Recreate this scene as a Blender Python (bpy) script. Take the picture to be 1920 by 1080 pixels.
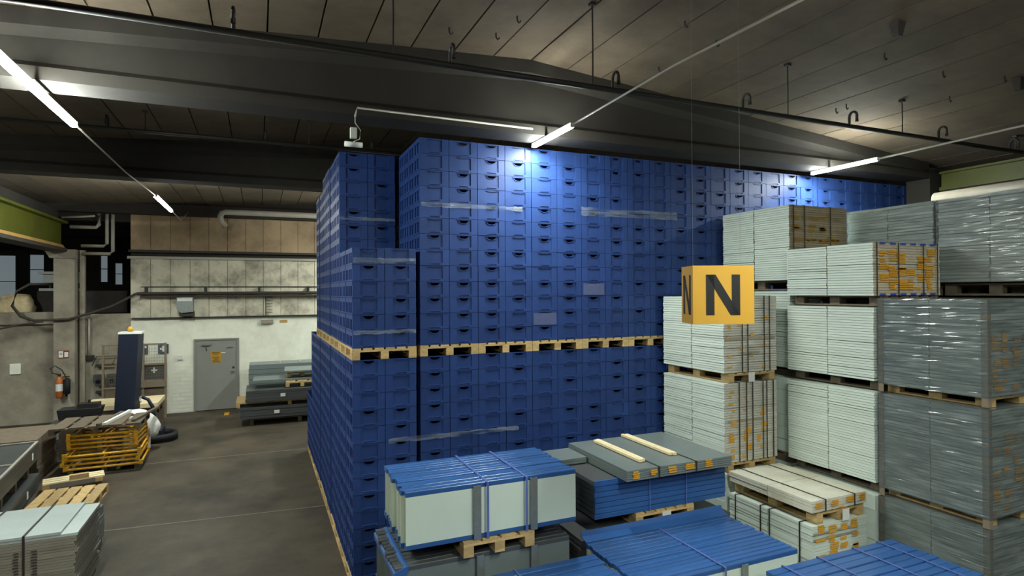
import bpy, math, random
from mathutils import Matrix, Vector
for o in list(bpy.data.objects): bpy.data.objects.remove(o)
SC = bpy.context.scene
COL = SC.collection
R = random.Random(7)

# ------------------------------------------------------------------ camera, world, exposure
CAM_H = 3.71
cd = bpy.data.cameras.new('camera'); cam = bpy.data.objects.new('camera', cd); COL.objects.link(cam)
cd.sensor_width = 36.0; cd.lens = 36.0 * 1105 / 1920; cd.clip_start = 0.05; cd.clip_end = 200
cam.matrix_world = Matrix(((0.91900487, 0.00249715, -0.39423826, 0),
                           (-0.39420677, -0.0083166, -0.91898414, 0),
                           (-0.00557356, 0.9999623, -0.0066586, CAM_H), (0, 0, 0, 1)))
SC.camera = cam
wd = bpy.data.worlds.new('world'); SC.world = wd; wd.use_nodes = True
wd.node_tree.nodes['Background'].inputs[0].default_value = (0.55, 0.6, 0.65, 1)
wd.node_tree.nodes['Background'].inputs[1].default_value = 0.02
SC.view_settings.view_transform = 'Standard'
SC.view_settings.look = 'None'
SC.view_settings.exposure = 0.0
SC.view_settings.gamma = 1.0
SC.view_settings.use_curve_mapping = False
LAMP = 470.0          # radiance of the lamp tubes
SC.cycles.max_bounces = 6
SC.cycles.transparent_max_bounces = 12
SC.cycles.use_denoising = True
SC.cycles.sample_clamp_indirect = 4.0

# ------------------------------------------------------------------ materials
def lin(c): return tuple((v/255/12.92 if v <= 10 else ((v/255+.055)/1.055)**2.4) for v in c)
def mat(name, rgb, rough=.6, var=.12, scale=3.0, metal=0.0, bump=0.0, stain=None, stain_amt=.5, stain_scale=1.2,
        stretch=(1, 1, 1), per_object=0.0, spec=.5):
    m = bpy.data.materials.new(name); m.use_nodes = True
    nt = m.node_tree; b = nt.nodes['Principled BSDF']
    b.inputs['Roughness'].default_value = rough; b.inputs['Metallic'].default_value = metal
    b.inputs['Specular IOR Level'].default_value = spec
    c = lin(rgb)
    geo = nt.nodes.new('ShaderNodeNewGeometry')
    mp = nt.nodes.new('ShaderNodeMapping'); mp.inputs['Scale'].default_value = stretch
    nt.links.new(geo.outputs['Position'], mp.inputs['Vector'])
    n = nt.nodes.new('ShaderNodeTexNoise'); n.inputs['Scale'].default_value = scale; n.inputs['Detail'].default_value = 6
    n.inputs['Roughness'].default_value = .65
    nt.links.new(mp.outputs[0], n.inputs['Vector'])
    r = nt.nodes.new('ShaderNodeValToRGB')
    r.color_ramp.elements[0].position = .3; r.color_ramp.elements[1].position = .7
    r.color_ramp.elements[0].color = (*[v*(1-var) for v in c], 1); r.color_ramp.elements[1].color = (*[min(1, v*(1+var)) for v in c], 1)
    nt.links.new(n.outputs['Fac'], r.inputs['Fac'])
    out = r.outputs[0]
    if stain:
        n2 = nt.nodes.new('ShaderNodeTexNoise'); n2.inputs['Scale'].default_value = stain_scale; n2.inputs['Detail'].default_value = 8
        n2.inputs['Roughness'].default_value = .7
        nt.links.new(mp.outputs[0], n2.inputs['Vector'])
        r2 = nt.nodes.new('ShaderNodeValToRGB'); r2.color_ramp.elements[0].position = .45; r2.color_ramp.elements[1].position = .68
        r2.color_ramp.elements[0].color = (0, 0, 0, 1); r2.color_ramp.elements[1].color = (stain_amt,)*3 + (1,)
        nt.links.new(n2.outputs['Fac'], r2.inputs['Fac'])
        mx = nt.nodes.new('ShaderNodeMixRGB'); mx.inputs[2].default_value = (*lin(stain), 1)
        nt.links.new(r2.outputs[0], mx.inputs[0]); nt.links.new(out, mx.inputs[1]); out = mx.outputs[0]
    if per_object:
        oi = nt.nodes.new('ShaderNodeObjectInfo'); mr = nt.nodes.new('ShaderNodeMapRange')
        mr.inputs[3].default_value = 1-per_object; mr.inputs[4].default_value = 1+per_object*.5
        nt.links.new(oi.outputs['Random'], mr.inputs[0])
        mu = nt.nodes.new('ShaderNodeVectorMath'); mu.operation = 'SCALE'
        nt.links.new(out, mu.inputs[0]); nt.links.new(mr.outputs[0], mu.inputs['Scale']); out = mu.outputs[0]
    nt.links.new(out, b.inputs['Base Color'])
    if bump:
        bp = nt.nodes.new('ShaderNodeBump'); bp.inputs['Strength'].default_value = bump; bp.inputs['Distance'].default_value = .02
        nt.links.new(n.outputs['Fac'], bp.inputs['Height']); nt.links.new(bp.outputs[0], b.inputs['Normal'])
    return m
def glow(name, rgb, strength):
    m = bpy.data.materials.new(name); m.use_nodes = True; nt = m.node_tree
    b = nt.nodes['Principled BSDF']; b.inputs['Base Color'].default_value = (.8, .8, .8, 1)
    b.inputs['Emission Color'].default_value = (*rgb, 1); b.inputs['Emission Strength'].default_value = strength
    return m
def film(name, rgb, cover, rough=.16, bump=.6):
    m = bpy.data.materials.new(name); m.use_nodes = True; nt = m.node_tree
    b = nt.nodes['Principled BSDF']; b.inputs['Base Color'].default_value = (*lin(rgb), 1); b.inputs['Roughness'].default_value = rough
    b.inputs['Specular IOR Level'].default_value = .9
    geo = nt.nodes.new('ShaderNodeNewGeometry'); mp = nt.nodes.new('ShaderNodeMapping'); mp.inputs['Scale'].default_value = (1.6, 1.6, 18)
    mp.inputs['Rotation'].default_value = (.03, .04, 0)
    nt.links.new(geo.outputs['Position'], mp.inputs['Vector'])
    n = nt.nodes.new('ShaderNodeTexNoise'); n.inputs['Scale'].default_value = 1.4; n.inputs['Detail'].default_value = 1.5; n.inputs['Roughness'].default_value = .5
    n.inputs['Distortion'].default_value = .4
    nt.links.new(mp.outputs[0], n.inputs['Vector'])
    bp = nt.nodes.new('ShaderNodeBump'); bp.inputs['Strength'].default_value = bump; bp.inputs['Distance'].default_value = .003
    nt.links.new(n.outputs['Fac'], bp.inputs['Height']); nt.links.new(bp.outputs[0], b.inputs['Normal'])
    tr = nt.nodes.new('ShaderNodeBsdfTransparent'); mx = nt.nodes.new('ShaderNodeMixShader'); mx.inputs[0].default_value = cover
    r = nt.nodes.new('ShaderNodeMapRange'); r.inputs[1].default_value = .35; r.inputs[2].default_value = .65
    r.inputs[3].default_value = max(0.03, cover-.2); r.inputs[4].default_value = min(1, cover+.2)
    nt.links.new(n.outputs['Fac'], r.inputs[0]); nt.links.new(r.outputs[0], mx.inputs[0])
    nt.links.new(tr.outputs[0], mx.inputs[1]); nt.links.new(b.outputs[0], mx.inputs[2])
    nt.links.new(mx.outputs[0], nt.nodes['Material Output'].inputs[0])
    return m

M = dict(
    blue=mat('crate_blue', (40, 64, 118), .46, .10, 5, per_object=.12, spec=.22),
    crate_label=mat('crate_label_sheet', (82, 90, 128), .3, .1, 30),
    wood=mat('pallet_wood', (196, 166, 112), .75, .22, 14, stretch=(1, 1, 3), per_object=.25),
    greywood=mat('old_and_shaded_wood', (104, 92, 75), .8, .25, 10, per_object=.3),  # old timber, and pallets under stacks with their shade put into the colour
    newwood=mat('fresh_timber', (232, 214, 170), .7, .12, 18, per_object=.1),
    board=mat('pale_board', (208, 219, 207), .55, .05, 3, per_object=.10),
    board_wrapped=mat('pale_board_wrapped', (170, 180, 176), .5, .06, 3, per_object=.12),
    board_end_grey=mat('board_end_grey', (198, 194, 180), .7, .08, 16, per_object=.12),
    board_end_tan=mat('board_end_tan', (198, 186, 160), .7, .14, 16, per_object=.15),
    board_end_brown_shade=mat('board_end_brown_shade', (160, 144, 118), .75, .16, 16, per_object=.2),  # raw board ends, made browner by shade put into the colour
    dusty_sheet=mat('dusty_sheet', (132, 127, 113), .6, .08, 5, per_object=.14),
    print_dull=mat('dull_print', (146, 112, 34), .6, .5, 120, stretch=(1, 1, 2)),
    grime_board=mat('pale_board_dusty', (214, 212, 194), .6, .06, 3, stain=(178, 168, 140), stain_amt=.7, per_object=.06),
    strap=mat('strap_dark', (46, 40, 36), .5, .1),
    strap_blue=mat('strap_blue', (88, 106, 168), .4, .1),
    print=mat('orange_print', (222, 156, 40), .6, .5, 120, stretch=(1, 1, 2)),
    blueprint=mat('blue_print', (50, 76, 170), .6, .1),
    paper=mat('paper', (222, 222, 214), .7, .05),
    tape=mat('grey_tape', (150, 142, 126), .5, .1),
    film=film('stretch_film', (96, 105, 103), .58, .16, 1.0),
    filmlight=film('stretch_film_thin', (140, 146, 142), .34, .15, 1.0),
    filmband=film('stretch_film_band', (170, 180, 190), .2, .05, 1.0),
    guard=mat('cardboard_guard', (126, 112, 92), .8, .12, 20),
    panelblue=mat('painted_blue_steel', (48, 90, 148), .28, .06, 3, per_object=.12),
    panelwhite=mat('painted_white_steel', (206, 219, 204), .38, .03, 2),
    foam=mat('foam_core', (206, 204, 180), .8, .14, 14, stretch=(4, 4, .6)),
    panelgrey=mat('grey_steel', (112, 122, 120), .36, .08, 3, per_object=.1),
    panelgrey_dark=mat('dark_grey_steel', (74, 77, 76), .42, .14, 3, per_object=.12),
    galv=mat('galvanised_steel', (150, 156, 152), .35, .12, 12, metal=.6),
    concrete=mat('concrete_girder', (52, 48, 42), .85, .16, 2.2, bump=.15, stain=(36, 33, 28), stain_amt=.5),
    plank=mat('ceiling_plank', (104, 91, 74), .85, .14, 1.6, bump=.08, stain=(74, 63, 51), stain_amt=.6, per_object=.10),
    floor=mat('factory_floor', (76, 68, 55), .6, .3, 1.3, stain=(40, 36, 29), stain_amt=.9, stain_scale=.55, bump=.03, spec=.3),
    floorline=mat('worn_floor_line', (120, 112, 98), .7, .2, 6),
    wallwhite=mat('painted_wall', (240, 240, 222), .8, .05, 2, stain=(196, 190, 166), stain_amt=.4),
    wallpanel=mat('sooty_wall_panel', (214, 207, 184), .85, .1, 2, stain=(70, 62, 52), stain_amt=.75, stain_scale=1.3, per_object=.08),
    wallupper=mat('brown_wall_panel', (190, 164, 130), .85, .08, 1.2, stain=(104, 86, 66), stain_amt=.6, stain_scale=.7, per_object=.06),
    wallgrey=mat('stained_grey_wall', (158, 150, 132), .85, .14, 1.4, stain=(96, 88, 76), stain_amt=.7, stain_scale=.8),
    wallblock=mat('painted_block', (238, 238, 220), .8, .06, 4, per_object=.04),
    dark=mat('dark_wall', (52, 48, 42), .9, .2, 1),
    soot=mat('sooty_metal', (58, 52, 46), .7, .2, 6),
    iron=mat('black_iron', (34, 31, 28), .55, .15, 8),
    green=mat('crane_green', (86, 90, 22), .5, .12, 2, stain=(64, 58, 26), stain_amt=.5),
    ochre=mat('crane_ochre', (190, 150, 84), .6, .12, 4),
    pipe=mat('painted_pipe', (172, 166, 152), .5, .1, 5),
    white=mat('white_plastic', (226, 230, 222), .45, .04, 6),
    yellow=mat('yellow_enamel', (222, 168, 38), .4, .14, 7, stain=(140, 96, 20), stain_amt=.5, stain_scale=6),
    signyellow=mat('sign_yellow', (190, 144, 42), .6, .02, 3),
    black=mat('black_print', (12, 11, 10), .6, .05),
    navy=mat('navy_enamel', (20, 28, 48), .45, .06),
    rubber=mat('black_rubber', (18, 18, 20), .7, .1),
    door=mat('grey_door', (138, 138, 130), .5, .05, 3),
    bag=mat('white_bag', (236, 236, 226), .6, .05, 9, bump=.3),
    cream=mat('cream_sacking', (224, 204, 160), .85, .2, 7, bump=.5, stain=(170, 140, 96), stain_amt=.5, stain_scale=4),
    red=mat('extinguisher_red', (176, 96, 40), .4, .1),
    signred=mat('sign_red', (130, 60, 40), .6, .05),
    signblue=mat('sign_blue', (58, 78, 96), .6, .08),
    tube=glow('lamp_tube', (.93, 1.0, .94), LAMP),
    daylight=glow('pale_daylight', (.62, .78, .86), .16),
)

# ------------------------------------------------------------------ helpers
class MB:
    def __init__(s): s.v = []; s.f = []
    def add(s, v, f):
        n = len(s.v); s.v += [tuple(p) for p in v]; s.f += [tuple(i+n for i in q) for q in f]; return s
    def box(s, x0, x1, y0, y1, z0, z1):
        return s.add([(x0, y0, z0), (x1, y0, z0), (x1, y1, z0), (x0, y1, z0), (x0, y0, z1), (x1, y0, z1), (x1, y1, z1), (x0, y1, z1)],
                     [(0, 3, 2, 1), (4, 5, 6, 7), (0, 1, 5, 4), (1, 2, 6, 5), (2, 3, 7, 6), (3, 0, 4, 7)])
    def quad(s, *p): return s.add(p, [tuple(range(len(p)))])
    def tube(s, pts, r, n=8, caps=True):
        P = [Vector(p) for p in pts]; rings = []
        for i, p in enumerate(P):
            a = P[max(i-1, 0)]; b = P[min(i+1, len(P)-1)]; t = (b-a).normalized()
            u = t.cross(Vector((0, 0, 1)))
            if u.length < .1: u = t.cross(Vector((1, 0, 0)))
            u.normalize(); w = t.cross(u)
            rr = r[i] if isinstance(r, (list, tuple)) else r
            rings.append([p + rr*(math.cos(2*math.pi*k/n)*u + math.sin(2*math.pi*k/n)*w) for k in range(n)])
        v = [q for g in rings for q in g]; f = []
        for i in range(len(P)-1):
            for k in range(n):
                f.append((i*n+k, i*n+(k+1) % n, (i+1)*n+(k+1) % n, (i+1)*n+k))
        if caps: f += [tuple(range(n-1, -1, -1)), tuple(range((len(P)-1)*n, len(P)*n))]
        return s.add(v, f)
    def prism(s, prof, axis, a, b):
        """profile of 2D points extruded along axis 'x','y','z' from a to b"""
        def P(p, t): return {'x': (t, p[0], p[1]), 'y': (p[0], t, p[1]), 'z': (p[0], p[1], t)}[axis]
        n = len(prof)
        return s.add([P(p, a) for p in prof] + [P(p, b) for p in prof],
                     [tuple(range(n-1, -1, -1)), tuple(range(n, 2*n))] + [(i, (i+1) % n, n+(i+1) % n, n+i) for i in range(n)])
    def mesh(s, name, m):
        me = bpy.data.meshes.new(name); me.from_pydata(s.v, [], s.f); me.update()
        import bmesh
        bm = bmesh.new(); bm.from_mesh(me); bmesh.ops.recalc_face_normals(bm, faces=bm.faces); bm.to_mesh(me); bm.free()
        me.materials.append(m); return me
    def obj(s, name, m, parent=None, smooth=False):
        me = s.mesh(name, m)
        if smooth:
            for p in me.polygons: p.use_smooth = True
        o = bpy.data.objects.new(name, me); COL.objects.link(o)
        if parent is not None: o.parent = parent
        return o
def put(me, name, parent=None, loc=(0, 0, 0), scale=(1, 1, 1), rot=(0, 0, 0)):
    o = bpy.data.objects.new(name, me); COL.objects.link(o)
    o.location = loc; o.scale = scale; o.rotation_euler = rot
    if parent is not None: o.parent = parent
    return o
UNIT = {}
def unit(m):
    if m.name not in UNIT: UNIT[m.name] = MB().box(-.5, .5, -.5, .5, -.5, .5).mesh('box_'+m.name, m)
    return UNIT[m.name]
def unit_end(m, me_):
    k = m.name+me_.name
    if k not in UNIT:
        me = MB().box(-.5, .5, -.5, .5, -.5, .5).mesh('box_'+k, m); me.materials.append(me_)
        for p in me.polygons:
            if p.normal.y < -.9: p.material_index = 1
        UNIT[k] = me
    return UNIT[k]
def capmesh(m):
    k = 'cap'+m.name
    if k not in UNIT:
        pr = [(-.5, -.5), (.5, -.5), (.5, .22)] + [(.5*(.84+.16*math.sin(a)), .22+.28*math.cos(a)) for a in (1.2, .8, .4, 0)] + [(-.5*(.84+.16*math.sin(a)), .22+.28*math.cos(a)) for a in (0, .4, .8, 1.2)] + [(-.5, .22)]
        UNIT[k] = MB().prism(pr, 'x', -.5, .5).mesh('cap_'+m.name, m)
    return UNIT[k]
def bx(name, m, x0, x1, y0, y1, z0, z1, parent=None, rot=(0, 0, 0)):
    """box given in world coordinates; becomes a child of parent (an unrotated Empty) when given"""
    o0 = Vector(parent.location) if parent is not None else Vector((0, 0, 0))
    return put(unit(m), name, parent, Vector(((x0+x1)/2, (y0+y1)/2, (z0+z1)/2))-o0, (abs(x1-x0), abs(y1-y0), abs(z1-z0)), rot)
def tag(o, label=None, cat=None, group=None, kind=None):
    if label: o['label'] = label
    if cat: o['category'] = cat
    if group: o['group'] = group
    if kind: o['kind'] = kind
    return o
def thing(name, label, cat, loc=(0, 0, 0), group=None, rz=0):
    o = bpy.data.objects.new(name, None); COL.objects.link(o); o.location = loc; o.rotation_euler = (0, 0, rz)
    o.empty_display_size = .1
    return tag(o, label, cat, group)
def struct(o): o['kind'] = 'structure'; return o
def root_struct(name):
    o = bpy.data.objects.new(name, None); COL.objects.link(o); o['kind'] = 'structure'; return o
def rel(mb, t):
    """world-coordinate MB made local to the unrotated Empty t"""
    mb.v = [(x-t.location.x, y-t.location.y, z-t.location.z) for x, y, z in mb.v]; return mb
ORD = ['', 'first', 'second', 'third', 'fourth', 'fifth', 'sixth', 'seventh', 'eighth', 'ninth', 'tenth', 'eleventh', 'twelfth', 'thirteenth',
       'fourteenth', 'fifteenth', 'sixteenth', 'seventeenth', 'eighteenth', 'nineteenth', 'twentieth', 'twenty-first', 'twenty-second', 'twenty-third',
       'twenty-fourth', 'twenty-fifth', 'twenty-sixth', 'twenty-seventh', 'twenty-eighth']

# ------------------------------------------------------------------ the hall
RIDGE, ZR = 3.33, 6.79
def zc(x): return ZR - .055*max(RIDGE-x, 0) - .085*max(x-RIDGE, 0)
fl = root_struct('floor')
o = MB().box(-14, 15, -5, 30, -.2, 0).obj('slab', M['floor'], fl)
for (xa, ya, xb, yb) in ((-2.35, 11.05, 1.35, 10.75), (-2.3, 15.0, 1.0, 14.9)):
    a = Vector((xa, ya, 0)); b = Vector((xb, yb, 0)); d = (b-a).normalized(); nrm = Vector((-d.y, d.x, 0))*.012
    MB().add([a-nrm, b-nrm, b+nrm, a+nrm, *[p+Vector((0, 0, .002)) for p in (a-nrm, b-nrm, b+nrm, a+nrm)]],
             [(3, 2, 1, 0), (4, 5, 6, 7), (0, 1, 5, 4), (1, 2, 6, 5), (2, 3, 7, 6), (3, 0, 4, 7)]).obj('joint_line', M['floorline'], fl)
MB().box(-1.0, -.86, 20.0, 20.45, 0, .003).obj('floor_mark', M['yellow'], fl)

ce = root_struct('ceiling')
PW = .54
for (y0, y1) in ((-5, 7.27), (7.29, 12.55), (12.57, 21.2)):
    k = 0; x = RIDGE
    xs = [RIDGE + PW*i for i in range(-33, 23)]
    for xa in xs:
        xb = xa+PW; za, zb = zc(xa), zc(xb); dz = R.uniform(-.004, .006)
        MB().prism([(xa+.009, za+dz), (xb-.009, zb+dz), (xb-.009, zb+dz+.12), (xa+.009, za+dz+.12)], 'y', y0, y1).obj('plank', M['plank'], ce)
MB().prism([(-14, zc(-14)+.1), (RIDGE, ZR+.1), (15, zc(15)+.1), (15, zc(15)+.3), (RIDGE, ZR+.3), (-14, zc(-14)+.3)], 'y', -5.1, 21.3).obj('roof_deck', M['dark'], ce)

def girder(name, y0, y1, xa, xb, zb):
    mb = MB(); xs = [xa, RIDGE, xb]; n = 12
    def sec(x):
        t = zc(x) - .002; m = .1
        return [(x, y0, zb), (x, y1, zb), (x, y1, zb+.13), (x, y1-m, zb+.2), (x, y1-m, t-.25), (x, y1, t-.17), (x, y1, t),
                (x, y0, t), (x, y0, t-.17), (x, y0+m, t-.25), (x, y0+m, zb+.2), (x, y0, zb+.13)]
    v = [p for x in xs for p in sec(x)]; f = [tuple(range(n)), tuple(range(3*n-1, 2*n-1, -1))]
    for i in range(2):
        for k in range(n): f.append((i*n+k, i*n+(k+1) % n, (i+1)*n+(k+1) % n, (i+1)*n+k))
    mb.add(v, f); return struct(mb.obj(name, M['concrete']))
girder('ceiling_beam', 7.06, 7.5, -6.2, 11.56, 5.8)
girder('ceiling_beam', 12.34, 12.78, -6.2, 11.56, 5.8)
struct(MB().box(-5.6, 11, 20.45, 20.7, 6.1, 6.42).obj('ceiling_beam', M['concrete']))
# formwork anchor holes in the girder face, and rails over the far beam

# columns
def column(name, x0, x1, y0, y1, h):
    return struct(MB().box(x0, x1, y0, y1, 0, h).obj(name, M['concrete']))
column('column', 11.58, 12.08, 7.06, 7.5, 6.0)
c = root_struct('column')
MB().box(-5.38, -4.88, 20.55, 20.95, 0, 4.75).obj('shaft', M['wallgrey'], c)
MB().prism([(-5.46, 4.75), (-4.86, 4.75), (-4.86, 5.0), (-5.6, 5.0)], 'y', 20.5, 20.95).obj('corbel', M['wallgrey'], c)
MB().box(-4.82, -4.7, 20.8, 20.95, 0, 5.0).obj('flat_pilaster', M['wallgrey'], c)

# back wall
wb = root_struct('wall_back')
MB().box(-3.58, -1.86, 21.0, 21.3, 0, 2.97).obj('masonry', M['wallwhite'], wb)
MB().box(-.64, 13, 21.0, 21.3, 0, 2.97).obj('masonry', M['wallwhite'], wb)
MB().box(-1.86, -.64, 21.0, 21.3, 2.25, 2.97).obj('masonry', M['wallwhite'], wb)
# blocks left of the door and right of it, individually laid
for (xa, xb) in ((-2.5, -1.87), (-.63, .4)):
    for r_ in range(12):
        z0 = .02+r_*.12; off = .12 if r_ % 2 else 0
        x = xa - off
        while x < xb:
            a, b = max(x, xa), min(x+.24, xb)
            if b-a > .05: bx('brick', M['wallblock'], a+.004, b-.004, 20.988+R.uniform(0, .006), 21.01, z0+.004, z0+.116, wb)
            x += .24
for k in range(30):                              # sooty panels between the rail bands
    xa = -3.58+.53*k
    if xa > 5: break
    bx('panel', M['wallpanel'], xa+.006, xa+.524, 20.93, 21.06, 2.98, 4.86, wb)
    bx('panel', M['wallupper'], xa+.005, xa+.525, 20.95, 21.06, 5.06, 6.12, wb)
MB().box(-3.58, 13, 21.0, 21.3, 2.97, 6.7).obj('masonry', M['dark'], wb)
bx('ledge', M['soot'], -3.62, 8, 20.86, 21.0, 4.98, 5.05, wb)
bx('ledge', M['pipe'], -3.66, 8, 20.88, 21.0, 4.78, 4.86, wb)
bx('ledge', M['iron'], -3.55, 8, 20.9, 21.0, 2.945, 2.985, wb)
wl = root_struct('wall_left')
MB().box(-14, -3.58, 21.0, 21.3, 0, 3.12).obj('parapet', M['wallgrey'], wl)
bx('coping', M['wallgrey'], -14, -5.38, 20.9, 21.32, 2.86, 3.2, wl)
MB().box(-14.2, -14, -5, 30, 0, 7.2).obj('side', M['dark'], wl)
struct(MB().box(15, 15.2, -5, 21.3, 0, 7).obj('wall_right', M['dark']))
struct(MB().box(-14, 15, -5.2, -5, 0, 7).obj('wall_front', M['dark']))
struct(MB().box(4.0, 15, 21.3, 21.5, 0, 7).obj('wall_far', M['dark']))
# room beyond the parapet
struct(MB().box(-14, -3.4, 21.3, 29, 2.9, 3.1).obj('floor_upper', M['soot']))
wf = root_struct('wall_beyond')
MB().box(-14, -2, 29, 29.2, 3.1, 8).obj('masonry', M['dark'], wf)
MB().box(-3.4, -3.2, 21.3, 29, 3.1, 8).obj('side', M['dark'], wf)
MB().box(-14, -3.2, 21.3, 29, 6.0, 6.2).obj('soffit', M['dark'], wf)
MB().box(-14, -3.58, 21.0, 21.3, 5.9, 6.7).obj('lintel', M['dark'], wf)

# ------------------------------------------------------------------ door
dr = root_struct('door_1')
bx('door_leaf', M['door'], -1.84, -.66, 21.0, 21.06, .02, 2.23, dr)
bx('door_frame', M['door'], -1.9, -1.84, 20.97, 21.08, 0, 2.28, dr)
bx('door_frame', M['door'], -.66, -.6, 20.97, 21.08, 0, 2.28, dr)
bx('door_frame', M['door'], -1.84, -.66, 20.97, 21.08, 2.23, 2.28, dr)
bx('door_closer', M['galv'], -1.68, -1.42, 20.93, 20.99, 2.07, 2.14, dr)
MB().tube([(-1.55, 20.95, 2.08), (-1.55, 20.9, 1.98), (-1.53, 20.97, 1.9)], .014, 6).obj('closer_arm', M['soot'], dr)
bx('door_rail', M['galv'], -.95, -.77, 20.96, 21.0, 1.985, 2.01, dr)
MB().tube([(-.76, 21.0, 1.2), (-.76, 20.93, 1.2), (-.86, 20.93, 1.2)], .014, 6).obj('door_handle', M['iron'], dr)
bx('lock_plate', M['iron'], -.8, -.74, 20.985, 21.0, 1.3, 1.36, dr)
t = thing('warning_notice', 'orange notice sheet with black printed lines on the grey steel door', 'notice', (-1.27, 20.99, 1.55))
bx('sheet', M['signyellow'], -1.43, -1.12, 20.985, 20.995, 1.73, 1.87, t)
bx('sheet', M['signyellow'], -1.41, -1.12, 20.985, 20.995, 1.52, 1.725, t)
mb = MB()
for z, a, b in ((1.845, -1.38, -1.17), (1.815, -1.39, -1.15), (1.78, -1.36, -1.2), (1.69, -1.38, -1.2), (1.66, -1.36, -1.16), (1.62, -1.32, -1.22), (1.59, -1.38, -1.17), (1.555, -1.36, -1.15)):
    mb.box(a, b, 20.981, 20.985, z-.006, z+.006)
tag(rel(mb, t).obj('printed_lines', M['black'], t), kind='stuff')
o = bx('white_notice', M['paper'], -1.12, -1.0, 20.985, 20.995, 1.8, 1.835)
tag(o, 'small white paper strip beside the orange notice on the door', 'notice')

# ------------------------------------------------------------------ lamps
def lamp(x, y0, y1, z, label, group=None, sag=.008):
    t = thing('strip_lamp', label, 'lamp', (x, (y0+y1)/2, z), group)
    L = y1-y0
    MB().box(-.027, .027, -L/2, L/2, .012, .05).obj('housing', M['white'], t)
    MB().prism([(.038*math.cos(2*math.pi*k/14), sag*math.sin(2*math.pi*k/14) + .01 - sag) for k in range(14)], 'y', -L/2+.012, L/2-.012).obj('lamp_tube', M['tube'], t)
    for s in (-1, 1):
        MB().box(-.03, .03, s*(L/2-.012), s*(L/2+.012), -.006, .05).obj('end_cap', M['white'], t)
    return t
lamp(-1.98, 5.83, 8.33, 5.68, 'long lit strip lamp under the dark ceiling left of the crates', sag=.017)
lamp(-1.98, 14.2, 16.6, 5.74, 'lit strip lamp furthest back, near the sooty panel wall', sag=.017)
lamp(3.54, 6.35, 7.45, 5.735, 'lit strip lamp shining straight onto the top blue crates')
lamp(8.9, 6.2, 7.39, 5.735, 'lit strip lamp at the girder end near the green crane beam')
for (x, y, w) in ((3.54, 1.3, 'the middle row'), (8.9, -1.6, 'the row by the crane beam'), (-1.98, -1.2, 'the aisle row')):  # unseen lamps added along the rows to light the foreground
    lamp(x, y-1.2, y+1.2, 5.735, 'added unseen strip lamp further along %s, ahead of the girder' % w, 'added lamps ahead of the girder')
t = lamp(-7.4, 14.2, 16.6, 5.735, 'added unseen strip lamp of the side row beyond the crane beam', 'added lamps out of view')  # out of view, added to brighten the back wall and left side
for y in (-.8, .8): MB().tube([(0, y, .05), (0, y, zc(-7.4)-5.735)], .006, 6).obj('hanger_rod', M['galv'], t)
t = lamp(3.54, 16.8, 19.4, 5.735, 'added strip lamp of the middle row, unseen behind the blue crates', 'added lamps out of view')  # hidden lamp added for light on the back wall
for y in (-.8, .8): MB().tube([(0, y, .05), (0, y, zc(3.54)-5.735)], .006, 6).obj('hanger_rod', M['galv'], t)
def cable(name, pts, r, m, label, cat='cable', group=None):
    return tag(MB().tube(pts, r, 6).obj(name, m, smooth=True), label, cat, group)
cable('lamp_wire', [(-1.98, 8.35, 5.7), (-1.98, 11.2, 5.68), (-1.98, 14.18, 5.76)], .012, M['pipe'], 'thin pale wire linking the two lamps over the aisle')
cable('lamp_wire', [(-1.98, 16.62, 5.76), (-1.98, 18.5, 5.74), (-1.98, 20.44, 6.2)], .008, M['pipe'], 'thin wire from the last aisle lamp to the back wall')
cable('lamp_wire', [(3.54, 2.52, 5.76), (3.54, 4.4, 5.8), (3.54, 6.33, 5.76)], .012, M['pipe'], 'pale wire running up to the lamp above the blue crates')
cable('lamp_wire', [(8.9, -.38, 5.76), (8.9, 4.4, 5.78), (8.9, 6.18, 5.76)], .016, M['pipe'], 'pale wire running to the lamp by the green crane beam')

# ------------------------------------------------------------------ sprinkler pipes
def sprinkler(y, z, x0, x1, bends, rods, label, r=.03):
    t = thing('sprinkler_pipe', label, 'pipe', (0, y, z))
    MB().tube([(x0, 0, 0), (x1, 0, 0)], r, 10).obj('pipe', M['iron'], t, True)
    for x in bends:
        pts = [(0, 0, 0), (0, 0, .12)] + [(0, -.055+.055*math.cos(a), .12+.055*math.sin(a)) for a in [math.pi*k/6 for k in range(1, 7)]] + [(0, -.11, .06)]
        o = MB().tube([(x+.0*p[0], p[1], p[2]) for p in pts], .017, 8).obj('return_bend', M['iron'], t, True)
        MB().tube([(x, -.11, .065), (x, -.11, .03)], .02, 8).obj('sprinkler_head', M['iron'], o)
    for x in rods:
        MB().tube([(x, 0, 0), (x+.004, 0, (zc(x)-z)*.5), (x, 0, zc(x)-z)], .008, 6).obj('hanger_rod', M['iron'], t)
        MB().box(x-.03, x+.03, -.03, .03, zc(x)-z-.03, zc(x)-z).obj('hanger_plate', M['iron'], t)
sprinkler(5.41, 5.886, -6, 14, [-2.0, -.19, 1.69, 3.52, 5.36, 7.21, 9.08, 10.85], [-1.77, 1.14, 3.27, 6.1, 8.28, 11.0], 'dark iron sprinkler pipe hung in front of the long girder')
sprinkler(10.5, 6.2, -8, 6, [-2.08, .1, 1.82], [-1.6, .78], 'dark iron sprinkler pipe hung further back over the aisle', .028)

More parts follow.
